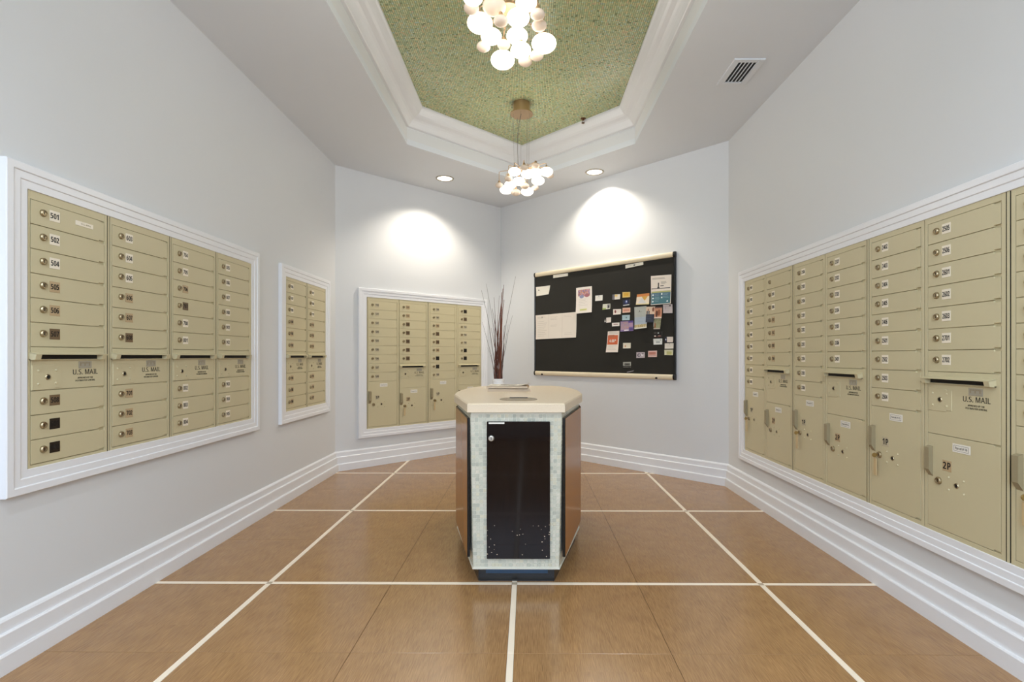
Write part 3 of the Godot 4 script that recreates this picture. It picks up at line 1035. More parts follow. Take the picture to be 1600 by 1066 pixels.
func build_mailboxes() -> void:
	# nearest bank on the left wall: four one-column units
	var ga := "one-column mailbox units in the nearest left bank"
	var edge := [1.981, 2.3755, 2.788, 3.2015, 3.603]
	var u0 := mail_unit(wall_left_at(edge[0], 0.712), 0.712, 1.792, edge[1] - edge[0], [single(edge[1] - edge[0], "501 502 504 505 506 507 508 601 602", "wwwttbbkk")], "tan mailbox unit leftmost in the nearest left bank, two black number plates", ga, true)
	var nm := put("name_sticker", plate_mesh(0.090, 0.020, "plate_w"), u0, Transform3D(Basis.IDENTITY, Vector3(0.256, 1.717 - 0.712, FACEZ + 0.0008)))
	letter("sticker_lettering", "U.S. MAIL", 0.006, 0.05, false, u0, Vector3(0.264, 1.717 - 0.712, FACEZ + 0.0026), "mailbox_shade")
	nm.set_meta("label", "narrow pale sticker on the top door")
	mail_unit(wall_left_at(edge[1], 0.712), 0.712, 1.792, edge[2] - edge[1], [single(edge[2] - edge[1], "603 604 605 606 607 608 701 702 703", "wwwttbttt")], "tan mailbox unit second from the left in the nearest left bank", ga, true)
	mail_unit(wall_left_at(edge[2], 0.712), 0.712, 1.792, edge[3] - edge[2], [single(edge[3] - edge[2], "704 705 706 707 708 801 802 803 804", "wwtbwwwww")], "tan mailbox unit third from the left in the nearest left bank", ga, true)
	mail_unit(wall_left_at(edge[3], 0.712), 0.712, 1.792, edge[4] - edge[3], [single(edge[4] - edge[3], "805 806 807 808 901 902 903 904 905", "wwwwwwwww")], "tan mailbox unit at the right end of the nearest left bank", ga, false)
	# small bank further along the left wall
	var gb := "one-column mailbox units in the narrow left bank"
	mail_unit(wall_left_at(4.111, 0.708), 0.708, 1.786, 0.411, [single(0.411, "906 907 908 1001 1002 1003 1004 1005 1006", "wwwtttttt")], "tan one-column mailbox unit, left half of the narrow bank by the corner", gb, true)
	mail_unit(wall_left_at(4.522, 0.708), 0.708, 1.786, 0.411, [single(0.411, "1007 1008 1101 1102 1103 1104 1105 1106 1107", "wwwtttttt")], "tan one-column mailbox unit, right half of the narrow bank by the corner", gb, false)
	# back left wall: two units with parcel lockers
	var gc := "two-column mailbox units with parcel lockers on the back left wall"
	mail_unit(wall_bl_at(0.338, 0.388), 0.388, 1.772, 0.750, [parcel(0, 0.371, 0.335, false, "1108 1201 1202 1203 1204 1205 1206 1207 1208", "ppppppppp", false, 0.010, 0.0943), parcel(0.371, 0.379, 0.336, true, "1301 1302 1303 1304 1305 1306 1307", "ttbbbbb", true, 0.010, 0.0943)], "tan two-column mailbox unit with parcel lockers, left half of the back left bank", gc, true)
	mail_unit(wall_bl_at(1.088, 0.388), 0.388, 1.772, 0.771, [parcel(0, 0.399, 0.346, false, "1308 1401 1402 1403 1404 1405 1406 1407 1408", "pptbbtkkp", true, 0.022, 0.0943), parcel(0.399, 0.372, 0.330, true, "1501 1502 1503 1504 1505 1506 1507", "kbpppkk", false, 0.022, 0.0943)], "tan two-column mailbox unit with parcel lockers, partly hidden behind the kiosk", gc, false)
	# long bank on the right wall
	var gd := "two-column mailbox units with parcel lockers on the right wall"
	var e2 := [4.288, 3.492, 2.726, 1.9325, 1.145]
	mail_unit(wall_right_at(e2[0], 0.381), 0.381, 1.764, 0.796, [parcel(0.016, 0.369, 0.326, false, "1901 1902 1903 1904 1905 1906 2001 2002 2003", "wwwwwwwww", true), parcel(0.385, 0.411, 0.352, true, "2004 2005 2006 2101 2102 2103 2104", "xwwtttt", false)], "tan two-column mailbox unit with parcel lockers, farthest on the right wall", gd, true)
	mail_unit(wall_right_at(e2[1], 0.381), 0.381, 1.764, 0.766, [parcel(0, 0.3665, 0.322, false, "2104 2105 2106 2201 2202 2203 2204 2205 2206", "wwwwwwwww", true), parcel(0.3665, 0.3995, 0.346, true, "2301 2302 2303 2304 2305 2306 2401", "wwwwwww", false)], "tan two-column mailbox unit with parcel lockers, second from the far right corner", gd, true)
	mail_unit(wall_right_at(e2[2], 0.381), 0.381, 1.764, 0.7935, [parcel(0, 0.3785, 0.334, false, "2402 2403 2404 2405 2406 2501 2502 2503 2504", "wwwwwwwww", true), parcel(0.3785, 0.415, 0.354, true, "2505 2506 2601 2602 2603 2701 2702", "wwwwwww", false)], "tan two-column mailbox unit, last whole one before the right picture edge", gd, true)
	mail_unit(wall_right_at(e2[3], 0.381), 0.381, 1.764, 0.7875, [parcel(0.001, 0.378, 0.334, false, "2703 2704 2705 2706 2801 2802 2803 2804 2805", "wwwwwwwww", true), parcel(0.379, 0.4085, 0.350, true, "2806 2901 2902 2903 2904 2905 2906", "wwwwwww", false)], "tan two-column mailbox unit nearest on the right, cut off by the picture edge", gd, false)


# ---------------------------------------------------------------------------------------------
# notice board and what is pinned on it
const PAPERS := [
	["header_strip", 0.922, 2.095, 1.145, 2.092, 1.145, 2.060, 0.923, 2.059, 0.000, "#e9e2d2", [["l", 0.12, 0.4, 0.76, 0.2, "#8d857c", 1]], "white label strip at the board's upper left", "label"],
	["header_strip", 1.911, 2.089, 2.121, 2.096, 2.123, 2.066, 1.914, 2.053, 0.000, "#e9e2d2", [["l", 0.1, 0.4, 0.35, 0.2, "#8d857c", 1], ["l", 0.55, 0.4, 0.35, 0.2, "#8d857c", 1], ["o", 0.5, 0.5, 0.05, 0.2, "#555048"]], "white label strip at the board's upper right", "label"],
	["paper_tag", 0.645, 1.980, 0.873, 1.979, 0.853, 1.877, 0.657, 1.870, 0.000, "#e6e0d2", [["r", 0.12, 0.25, 0.0, 0.0, "#8d857c"]], "blank white tag with a black pin at the board's left", "paper"],
	["flyer", 1.265, 1.913, 1.483, 1.914, 1.488, 1.629, 1.265, 1.625, 0.002, "#ece3d8", [["n", 0.13, 0.1, 0.74, 0.24, ["#d9a06a", "#b98a9a", "#8a7fa8", "#cfa0a0", "#9a6a60"]], ["o", 0.35, 0.36, 0.14, 0.06, "#8f93b0"], ["o", 0.68, 0.33, 0.16, 0.06, "#a86a72"], ["l", 0.18, 0.46, 0.64, 0.3, "#c9bfb4", 5], ["r", 0.25, 0.84, 0.45, 0.07, "#d8d890"], ["l", 0.3, 0.88, 0.35, 0.04, "#8f8a50", 1]], "white flyer with a colourful car picture across its top", "flyer", "flyers pinned on the board"],
	["notice_sheet", 0.641, 1.641, 1.268, 1.646, 1.268, 1.361, 0.652, 1.353, 0.000, "#e2d8cb", [["l", 0.05, 0.1, 0.2, 0.1, "#b5aba0", 2], ["r", 0.16, 0.08, 0.02, 0.05, "#8a8178"], ["l", 0.05, 0.28, 0.25, 0.66, "#bdb3a8", 9], ["r", 0.335, 0.02, 0.004, 0.96, "#c6bcb0"], ["l", 0.37, 0.12, 0.25, 0.16, "#bdb3a8", 3], ["l", 0.38, 0.45, 0.2, 0.12, "#c8beb2", 2], ["r", 0.665, 0.02, 0.004, 0.96, "#c6bcb0"], ["l", 0.7, 0.1, 0.22, 0.1, "#c4bab0", 2], ["l", 0.72, 0.8, 0.2, 0.12, "#c8beb2", 2]], "wide white notice of three columns at the board's left edge", "paper"],
	["business_card", 1.528, 1.806, 1.624, 1.805, 1.624, 1.747, 1.528, 1.748, 0.000, "#ebe7dd", [["l", 0.2, 0.35, 0.6, 0.5, "#a9a59b", 4], ["r", 0.45, 0.1, 0.1, 0.12, "#5b574f"]], "white business card standing alone right of the car flyer", "business card", "business cards pinned on the board"],
	["business_card", 1.627, 1.706, 1.723, 1.706, 1.723, 1.651, 1.624, 1.647, 0.000, "#dedcc8", [["r", 0, 0.7, 0.45, 0.3, "#a9b86a"], ["r", 0.62, 0.1, 0.32, 0.75, "#8b8689"], ["o", 0.78, 0.55, 0.1, 0.25, "#3b3538"], ["l", 0.12, 0.2, 0.4, 0.4, "#a29f90", 3]], "business card with a green corner and a portrait", "business card", "business cards pinned on the board"],
	["business_card", 1.750, 1.799, 1.848, 1.795, 1.846, 1.744, 1.751, 1.744, 0.000, "#e4dccd", [["r", 0, 0, 0.3, 1, "#6c6a70"], ["r", 0.32, 0.08, 0.35, 0.35, "#e0c070"], ["l", 0.36, 0.5, 0.55, 0.4, "#a39b90", 3]], "business card grey on the left and white on the right", "business card", "business cards pinned on the board"],
	["business_card", 1.875, 1.814, 1.969, 1.809, 1.969, 1.755, 1.877, 1.756, 0.000, "#d9b868", [["r", 0.2, 0.2, 0.6, 0.6, "#d8a838"], ["l", 0.1, 0.2, 0.8, 0.6, "#a8843c", 4]], "golden yellow business card, topmost of its column", "business card", "business cards pinned on the board"],
	["business_card", 1.879, 1.731, 1.964, 1.735, 1.965, 1.672, 1.883, 1.668, 0.000, "#23253c", [["o", 0.5, 0.35, 0.2, 0.3, "#3b4a86"], ["o", 0.52, 0.3, 0.08, 0.15, "#dfe2ee"], ["r", 0.05, 0.82, 0.9, 0.14, "#d5d3d0"]], "navy blue business card under the golden one", "business card", "business cards pinned on the board"],
	["business_card", 1.759, 1.645, 1.859, 1.641, 1.856, 1.587, 1.762, 1.586, 0.000, "#ece0d3", [["o", 0.28, 0.45, 0.12, 0.28, "#8b4a44"], ["l", 0.48, 0.3, 0.42, 0.45, "#b3a49a", 3]], "white business card with a small dark red portrait", "business card", "business cards pinned on the board"],
	["business_card", 1.876, 1.650, 1.971, 1.649, 1.971, 1.600, 1.877, 1.599, 0.000, "#e3b8a0", [["r", 0.12, 0.35, 0.76, 0.4, "#cf8f7a"], ["l", 0.15, 0.2, 0.7, 0.6, "#b98270", 3]], "salmon pink business card right of the red portrait card", "business card", "business cards pinned on the board"],
	["business_card", 1.871, 1.575, 1.965, 1.575, 1.964, 1.521, 1.873, 1.522, 0.000, "#a9c0c6", [["l", 0.2, 0.25, 0.6, 0.5, "#7b949b", 3], ["o", 0.55, 0.5, 0.08, 0.15, "#5d7880"]], "light blue business card above the purple flyer", "business card", "business cards pinned on the board"],
	["business_card", 1.642, 1.559, 1.733, 1.561, 1.733, 1.508, 1.645, 1.504, 0.000, "#e6dcd2", [["r", 0, 0, 0.33, 1, "#1e1b18"], ["t", 0.05, 0.2, 0.22, 0.6, "#d5d0c8", -1], ["l", 0.45, 0.2, 0.45, 0.6, "#b8aca4", 4]], "small card black on the left, above the orange flyer", "business card", "business cards pinned on the board"],
	["business_card", 1.744, 1.501, 1.839, 1.502, 1.839, 1.465, 1.747, 1.464, 0.000, "#eae2da", [["r", 0.2, 0.35, 0.6, 0.3, "#b59a94"], ["l", 0.2, 0.3, 0.6, 0.4, "#8f6f70", 2]], "narrow white card with red lettering left of the purple flyer", "business card", "business cards pinned on the board"],
	["flyer", 1.853, 1.511, 2.006, 1.514, 2.011, 1.410, 1.855, 1.405, 0.002, "#7d6a9a", [["n", 0.03, 0.05, 0.6, 0.8, ["#a08aa8", "#c9967f", "#8f7fb0", "#9a9aa8", "#b48a80"]], ["r", 0.66, 0.2, 0.3, 0.4, "#b08fa8"], ["r", 0.62, 0.0, 0.38, 0.18, "#5a478a"], ["r", 0.3, 0.86, 0.35, 0.1, "#e5dce2"], ["r", 0.68, 0.7, 0.3, 0.25, "#54447f"]], "purple picture flyer in the middle of the right half", "flyer", "flyers pinned on the board"],
	["sale_flyer", 1.694, 1.414, 1.839, 1.416, 1.827, 1.193, 1.674, 1.193, 0.002, "#e9ddd0", [["r", 0.06, 0.2, 0.86, 0.44, "#d4683f"], ["l", 0.1, 0.05, 0.8, 0.12, "#8f8d86", 2], ["r", 0.1, 0.18, 0.5, 0.12, "#b86a4c"], ["l", 0.1, 0.7, 0.8, 0.22, "#b9ada2", 4]], "tall white flyer with a large orange price field", "flyer"],
	["business_card", 1.883, 1.289, 1.975, 1.288, 1.975, 1.233, 1.883, 1.232, 0.000, "#e0d8c2", [["l", 0.2, 0.25, 0.6, 0.6, "#b0a890", 4], ["o", 0.3, 0.6, 0.08, 0.2, "#c88a60"]], "cream business card right of the orange price flyer", "business card", "business cards pinned on the board"],
	["flyer", 2.051, 1.775, 2.192, 1.777, 2.192, 1.666, 2.040, 1.672, 0.002, "#ecdcc4", [["r", 0, 0, 1, 0.26, "#d98a4c"], ["t", 0.4, 0.25, 0.5, 0.4, "#d9a850", 1], ["t", 0.05, 0.35, 0.8, 0.62, "#d6d2d0", -1], ["r", 0, 0.9, 1, 0.1, "#ecd9a0"]], "orange and cream flyer with folded triangle shapes", "flyer", "flyers pinned on the board"],
	["poster", 2.210, 1.943, 2.433, 1.934, 2.431, 1.656, 2.214, 1.655, 0.003, "#e6dacb", [["l", 0.08, 0.09, 0.82, 0.05, "#6f675e", 1], ["l", 0.08, 0.12, 0.8, 0.03, "#8f867c", 1], ["l", 0.5, 0.22, 0.35, 0.1, "#9b9287", 4], ["r", 0.36, 0.25, 0.05, 0.12, "#1d1a18"], ["t", 0.31, 0.34, 0.15, 0.1, "#3a3530", -1], ["r", 0.48, 0.36, 0.16, 0.025, "#34302c"], ["r", 0.04, 0.44, 0.92, 0.025, "#26222a"], ["r", 0.03, 0.55, 0.94, 0.05, "#b2b070"], ["r", 0.02, 0.6, 0.96, 0.38, "#4f6f80"], ["r", 0.02, 0.72, 0.96, 0.26, "#47747c"], ["o", 0.1, 0.66, 0.04, 0.03, "#eef2f0"], ["o", 0.1, 0.77, 0.04, 0.03, "#eef2f0"], ["o", 0.1, 0.88, 0.04, 0.03, "#eef2f0"], ["o", 0.54, 0.64, 0.04, 0.03, "#eef2f0"], ["o", 0.54, 0.76, 0.04, 0.03, "#eef2f0"], ["o", 0.82, 0.9, 0.04, 0.03, "#e4ecec"], ["l", 0.2, 0.64, 0.3, 0.3, "#9fb4bc", 6], ["l", 0.62, 0.64, 0.3, 0.18, "#9fb4bc", 4]], "large white and teal poster with a standing figure, board's upper right", "poster"],
	["flyer", 2.021, 1.649, 2.161, 1.651, 2.169, 1.433, 2.028, 1.425, 0.004, "#b3b5ac", [["r", 0, 0.48, 1, 0.32, "#a9b4c0"], ["n", 0.03, 0.82, 0.94, 0.1, ["#b8a878", "#a08a58", "#c8b890"]], ["r", 0, 0.94, 1, 0.06, "#dcd8c8"], ["r", 0.42, 0.18, 0.05, 0.05, "#4b4a44"], ["l", 0.3, 0.24, 0.35, 0.03, "#6e6c66", 1], ["l", 0.1, 0.34, 0.75, 0.4, "#9aa0a0", 7]], "tall grey-blue letter flyer with a yellow foot", "flyer", "flyers pinned on the board"],
	["flyer", 2.159, 1.643, 2.260, 1.640, 2.247, 1.483, 2.156, 1.489, 0.006, "#d8c0a8", [["r", 0, 0.48, 1, 0.52, "#232a3c"], ["o", 0.25, 0.2, 0.08, 0.08, "#a87f66"], ["r", 0.08, 0.28, 0.34, 0.2, "#1c1a1e"], ["r", 0.2, 0.28, 0.08, 0.2, "#dcd8d4"], ["o", 0.8, 0.18, 0.12, 0.14, "#8a5844"], ["l", 0.12, 0.55, 0.75, 0.36, "#56607a", 6]], "flyer of a suited person above a navy text block", "flyer", "flyers pinned on the board"],
	["photo", 2.256, 1.634, 2.337, 1.631, 2.332, 1.520, 2.251, 1.521, 0.007, "#c98f70", [["r", 0, 0, 1, 0.1, "#6b4a44"], ["o", 0.3, 0.6, 0.16, 0.3, "#5a3326"], ["o", 0.6, 0.5, 0.18, 0.28, "#8f5238"], ["r", 0, 0.88, 1, 0.12, "#d9c4b4"]], "warm photo card of two people", "photo"],
	["photo", 2.240, 1.515, 2.325, 1.517, 2.314, 1.416, 2.244, 1.417, 0.005, "#8f8c68", [["n", 0.25, 0.02, 0.73, 0.85, ["#9a9c78", "#7f8058", "#b0a890", "#86885f"]], ["r", 0, 0.15, 0.1, 0.6, "#d9cfc2"], ["o", 0.2, 0.65, 0.12, 0.3, "#8f5a34"], ["r", 0, 0.9, 1, 0.1, "#b5a79a"]], "small greenish photo card under the two-people photo", "photo"],
	["flyer", 2.345, 1.652, 2.444, 1.649, 2.448, 1.563, 2.349, 1.568, 0.006, "#c0b4b2", [["l", 0.25, 0.15, 0.6, 0.2, "#7a6e6e", 2], ["r", 0.65, 0.1, 0.2, 0.12, "#3a3234"], ["r", 0.22, 0.2, 0.03, 0.4, "#857aa0"], ["l", 0.2, 0.5, 0.65, 0.4, "#9d9190", 4]], "mauve grey card overlapping the teal poster's lower right", "card", "flyers pinned on the board"],
	["business_card", 2.239, 1.392, 2.332, 1.392, 2.332, 1.337, 2.240, 1.339, 0.000, "#191412", [["o", 0.55, 0.25, 0.08, 0.12, "#cfd6cf"], ["r", 0.05, 0.2, 0.3, 0.06, "#8f8a80"], ["r", 0.08, 0.72, 0.2, 0.2, "#ddd2c6"], ["r", 0.55, 0.65, 0.3, 0.2, "#8f6a60"], ["r", 0.1, 0.9, 0.8, 0.06, "#7a3c30"]], "black business card with small white print", "business card", "business cards pinned on the board"],
	["business_card", 2.235, 1.323, 2.334, 1.324, 2.334, 1.266, 2.240, 1.265, 0.000, "#dedfd8", [["r", 0.3, 0.45, 0.45, 0.3, "#a9ada9"], ["r", 0.75, 0.2, 0.08, 0.12, "#4a4744"], ["l", 0.2, 0.25, 0.55, 0.2, "#9fa39f", 2]], "pale grey-green business card under the black one", "business card", "business cards pinned on the board"],
	["business_card", 2.359, 1.339, 2.449, 1.338, 2.448, 1.285, 2.363, 1.288, 0.000, "#e2d5c8", [["r", 0, 0, 0.27, 1, "#191a2c"], ["o", 0.13, 0.5, 0.06, 0.15, "#c8c8dc"], ["l", 0.35, 0.25, 0.58, 0.6, "#b3a59a", 4]], "business card navy on the left, topmost at the board's right edge", "business card", "business cards pinned on the board"],
	["business_card", 2.361, 1.276, 2.454, 1.277, 2.453, 1.224, 2.361, 1.223, 0.000, "#e2dacb", [["l", 0.2, 0.3, 0.65, 0.55, "#b0a797", 4], ["r", 0.5, 0.08, 0.08, 0.1, "#6e5c50"]], "cream business card, second of three at the board's right edge", "business card", "business cards pinned on the board"],
	["business_card", 2.356, 1.214, 2.449, 1.214, 2.448, 1.162, 2.359, 1.164, 0.000, "#dcd8b4", [["r", 0.25, 0.35, 0.6, 0.6, "#bcb878"], ["l", 0.3, 0.3, 0.5, 0.5, "#99965c", 3]], "yellow-green business card, lowest of three at the right edge", "business card", "business cards pinned on the board"],
	["business_card", 2.043, 1.192, 2.140, 1.193, 2.140, 1.136, 2.043, 1.133, 0.000, "#b9acaf", [["o", 0.3, 0.5, 0.18, 0.3, "#3d3a4c"], ["o", 0.33, 0.5, 0.1, 0.18, "#c2b5b8"], ["o", 0.68, 0.45, 0.16, 0.2, "#ded6d6"], ["r", 0.65, 0.25, 0.2, 0.12, "#1d1a20"]], "mauve card with two dark round marks", "business card", "business cards pinned on the board"],
	["business_card", 2.178, 1.204, 2.276, 1.207, 2.276, 1.144, 2.179, 1.143, 0.000, "#dcb8ae", [["r", 0.1, 0.2, 0.78, 0.45, "#c07f70"], ["l", 0.15, 0.3, 0.7, 0.25, "#8f4f48", 2], ["r", 0.1, 0.75, 0.8, 0.06, "#a07a70"]], "pinkish card with a red banner, lower right of the board", "business card", "business cards pinned on the board"],
	["business_card", 1.883, 1.091, 1.978, 1.094, 1.977, 1.034, 1.884, 1.033, 0.000, "#3b3a36", [["r", 0.0, 0.0, 1, 0.66, "#a7a69c"], ["o", 0.3, 0.4, 0.14, 0.22, "#55544e"], ["o", 0.52, 0.4, 0.1, 0.22, "#3a3934"], ["o", 0.75, 0.4, 0.12, 0.22, "#4b4a44"], ["l", 0.05, 0.84, 0.9, 0.15, "#a79c88", 2]], "grey badge card near the bottom of the board", "business card", "business cards pinned on the board"],
	["business_card", 1.925, 0.996, 2.013, 1.014, 2.013, 0.993, 1.929, 0.978, 0.000, "#161310", [["r", 0.05, 0.35, 0.9, 0.25, "#b3aeb4"], ["l", 0.3, 0.8, 0.4, 0.15, "#77727a", 1]], "small black slip of paper just above the bottom rail", "paper", "business cards pinned on the board"],
]


func build_board() -> void:
	var x0 := 0.622
	var x1 := 2.470
	var y0 := 0.926
	var y1 := 2.150
	var b := thing("notice_board", "black felt notice board with ivory rails above and below", "notice board", wall_br_at(x0, y0, 0.0006))
	var w := x1 - x0
	var h := y1 - y0
	var st := tool()
	box(st, Vector3(0.006, 0.024, 0), Vector3(w - 0.006, h - 0.024, 0.026))
	put("felt_panel", made([[st, "felt"]]), b)
	var side := Basis(Vector3(0, 0, 1), Vector3(0, 1, 0), Vector3(-1, 0, 0))
	for top in [true, false]:
		var poly := PackedVector2Array()
		poly.append(Vector2(0, -0.025))
		for k in 9:
			var a := -PI / 2 + PI * k / 8.0
			poly.append(Vector2(0.026 + 0.014 * cos(a), 0.025 * sin(a)))
		poly.append(Vector2(0, 0.025))
		st = tool()
		prism(st, poly, -(w - 0.018), -0.018, Transform3D(side, Vector3(0, h - 0.025 if top else 0.025, 0)))
		put("rail", made([[st, "ivory_rail"]]), b)
		for e in 2:
			st = tool()
			prism(st, inset_all(ccw(poly), -0.0025), -0.019 if e == 0 else -w, 0.0 if e == 0 else -(w - 0.019), Transform3D(side, Vector3(0, h - 0.025 if top else 0.025, 0)))
			put("end_cap", made([[st, "black_lacquer"]]), b)
	for e in 2:
		st = tool()
		var a := 0.0 if e == 0 else w - 0.014
		box(st, Vector3(a, 0.05, 0), Vector3(a + 0.014, h - 0.05, 0.033), 0.003)
		put("side_edge", made([[st, "black_lacquer"]]), b)
	for u in [0.135, 1.655]:
		st = tool()
		lathe(st, [Vector2(0, 0.018), Vector2(0.009, 0.017), Vector2(0.011, 0.0)], 12, Transform3D(Basis(Vector3.RIGHT, PI / 2), Vector3(u, 0.012, 0.034)))
		put("rail_stud", made([[st, "black_lacquer"]]), b)
	for p in PAPERS:
		paper(p)


func paper(p: Array) -> void:
	var c := []
	for k in 4:
		c.append(Vector2(p[1 + 2 * k], p[2 + 2 * k]))
	var mid: Vector2 = (c[0] + c[1] + c[2] + c[3]) / 4.0
	var lift: float = p[9]
	var t := wall_br_at(mid.x, mid.y, 0.0272 + lift)
	var wd: float = c[0].distance_to(c[1])
	var ht: float = c[0].distance_to(c[3])
	# sheet with a slight curl at its free lower edge
	var st := tool()
	var edge := tool()
	var rows := 4
	var prev := []
	for r in rows + 1:
		var v := r / float(rows)
		var z := 0.0012 + 0.05 * minf(ht, 0.2) * pow(v, 3.0)
		var a: Vector2 = c[0].lerp(c[3], v) - mid
		var b: Vector2 = c[1].lerp(c[2], v) - mid
		var cur := [Vector3(a.x, a.y, z), Vector3(b.x, b.y, z), v]
		if r > 0:
			quad(st, prev[0], prev[1], cur[1], cur[0], Vector3(0, 0, 1), [Vector2(0, prev[2]), Vector2(1, prev[2]), Vector2(1, v), Vector2(0, v)])
			var dz := Vector3(0, 0, -0.0008)
			quad(edge, prev[0] + dz, prev[1] + dz, cur[1] + dz, cur[0] + dz, Vector3(0, 0, -1))
			quad(edge, prev[0], prev[0] + dz, cur[0] + dz, cur[0], Vector3(-1, 0, 0))
			quad(edge, prev[1], prev[1] + dz, cur[1] + dz, cur[1], Vector3(1, 0, 0))
		else:
			quad(edge, cur[0], cur[1], cur[1] + Vector3(0, 0, -0.0008), cur[0] + Vector3(0, 0, -0.0008), Vector3(0, 1, 0))
		prev = cur
	quad(edge, prev[0], prev[1], prev[1] + Vector3(0, 0, -0.0008), prev[0] + Vector3(0, 0, -0.0008), Vector3(0, -1, 0))
	var long := 96.0
	var tw := int(clampf(long * wd / maxf(wd, ht), 24, 96)) if maxf(wd, ht) < 0.4 else 192
	var th := int(clampf(long * ht / maxf(wd, ht), 24, 96)) if maxf(wd, ht) < 0.4 else 96
	var im := Image.create(tw, th, false, Image.FORMAT_RGB8)
	im.fill(Color(p[10]))
	var r2 := RandomNumberGenerator.new()
	r2.seed = tw * 7 + th + int(mid.x * 1000)
	for q in p[11]:
		var x: float = q[1] * tw
		var y: float = q[2] * th
		var w: float = q[3] * tw
		var h: float = q[4] * th
		if q[0] == "r":
			im.fill_rect(Rect2i(int(x), int(y), maxi(1, int(round(w))), maxi(1, int(round(h)))), Color(q[5]))
		elif q[0] == "l":
			var n: int = q[6]
			for k in n:
				im.fill_rect(Rect2i(int(x), int(y + h * k / n), maxi(1, int(w * r2.randf_range(0.6, 1.0))), 1), Color(q[5]))
		elif q[0] == "o":
			for yy in th:
				for xx in tw:
					if pow((xx - x) / maxf(w, 1), 2) + pow((yy - y) / maxf(h, 1), 2) < 1.0:
						im.set_pixel(xx, yy, Color(q[5]))
		elif q[0] == "n":
			var pal: Array = q[5]
			for yy in range(int(y), int(y + h), 3):
				for xx in range(int(x), int(x + w), 3):
					im.fill_rect(Rect2i(xx, yy, 3, 3), Color(pal[r2.randi() % pal.size()]))
		elif q[0] == "t":
			for yy in range(int(y), int(y + h)):
				var f: float = (yy - y) / maxf(h, 1)
				var half: float = w / 2 * ((1.0 - f) if q[6] > 0 else f)
				im.fill_rect(Rect2i(int(x + w / 2 - half), yy, maxi(1, int(2 * half)), 1), Color(q[5]))
	var m := StandardMaterial3D.new()
	m.resource_name = "print"
	m.roughness = 0.6
	m.albedo_texture = ImageTexture.create_from_image(im)
	m.texture_repeat = false
	var mesh := ArrayMesh.new()
	st.commit(mesh)
	mesh.surface_set_material(0, m)
	edge.commit(mesh)
	mesh.surface_set_material(1, M["sticker"])
	var o := put(p[0], mesh, self, t)
	tag(o, p[12], p[13], p[14] if p.size() > 14 else "")
	if p[0] == "sale_flyer":
		letter("lettering", "4.00*", 0.030, 0.085, true, o, Vector3(0.0, 0.008, 0.0060), "sticker")
	if p[0] == "paper_tag":
		var pin := tool()
		lathe(pin, [Vector2(0, 0.008), Vector2(0.005, 0.007), Vector2(0.008, 0.0)], 10, Transform3D(Basis(Vector3.RIGHT, PI / 2), Vector3(-0.062, 0.012, 0.001)))
		put("push_pin", made([[pin, "black_lacquer"]]), o)


# ---------------------------------------------------------------------------------------------
# ceiling things
func build_ceiling_things() -> void:
	chandelier(Vector3(-0.086, H + 0.315, -2.45), NEAR_LIT, NEAR_OFF, "nearer chandelier of pearly glass globes hanging close overhead")
	chandelier(Vector3(-0.048, H + 0.315, -4.60), FAR_LIT, FAR_OFF, "farther chandelier of pearly glass globes under its round canopy")
	downlight(Vector3(-0.886, H, -5.612), "round recessed downlight above the back left mailboxes")
	downlight(Vector3(0.701, H, -5.428), "round recessed downlight above the notice board")
	# supply vent
	var v := thing("ceiling_vent", "square white ceiling vent with five dark slots", "vent", Transform3D(Basis.IDENTITY, Vector3(1.434, H - 0.0006, -3.524)))
	var st := tool()
	var t := Transform3D(Basis(Vector3(1, 0, 0), Vector3(0, 0, 1), Vector3(0, -1, 0)), Vector3.ZERO)   # local z down
	for q in [[-0.100, -0.160, -0.062, 0.160], [0.062, -0.160, 0.100, 0.160], [-0.062, -0.160, 0.062, -0.124], [-0.062, 0.124, 0.062, 0.160]]:
		prism(st, rect(q[0], q[1], q[2], q[3]), 0.0, 0.009, t, 0.003)
	put("frame", made([[st, "ceiling_paint"]]), v)
	st = tool()
	prism(st, rect(-0.062, -0.124, 0.062, 0.124), 0.0, 0.001, t)
	put("duct_opening", made([[st, "black"]]), v)
	for k in 6:
		st = tool()
		box(st, Vector3(-0.0024, -0.010, -0.124), Vector3(0.0024, -0.001, 0.124), 0.0006, Transform3D(Basis(Vector3(0, 0, 1), -0.18), Vector3(-0.0615 + 0.0246 * k, 0, 0)))
		put("vane", made([[st, "ceiling_paint"]]), v)
	# sprinkler head
	var s := thing("sprinkler_head", "small brass sprinkler head on the mosaic near the crown molding", "sprinkler", Transform3D(Basis.IDENTITY, Vector3(0.525, H + 0.315, -4.90)))
	st = tool()
	lathe(st, [Vector2(0.026, 0.0), Vector2(0.024, -0.004), Vector2(0.010, -0.006), Vector2(0.0085, -0.018), Vector2(0.0, -0.018)], 16)
	put("escutcheon", made([[st, "brass"]]), s)
	st = tool()
	tube(st, [Vector3(-0.007, -0.018, 0), Vector3(-0.011, -0.028, 0), Vector3(-0.003, -0.040, 0)], [0.002, 0.002, 0.002], 6)
	tube(st, [Vector3(0.007, -0.018, 0), Vector3(0.011, -0.028, 0), Vector3(0.003, -0.040, 0)], [0.002, 0.002, 0.002], 6)
	lathe(st, [Vector2(0.0, -0.040), Vector2(0.016, -0.041), Vector2(0.016, -0.043), Vector2(0.0, -0.043)], 12)
	put("deflector", made([[st, "brass"]]), s)


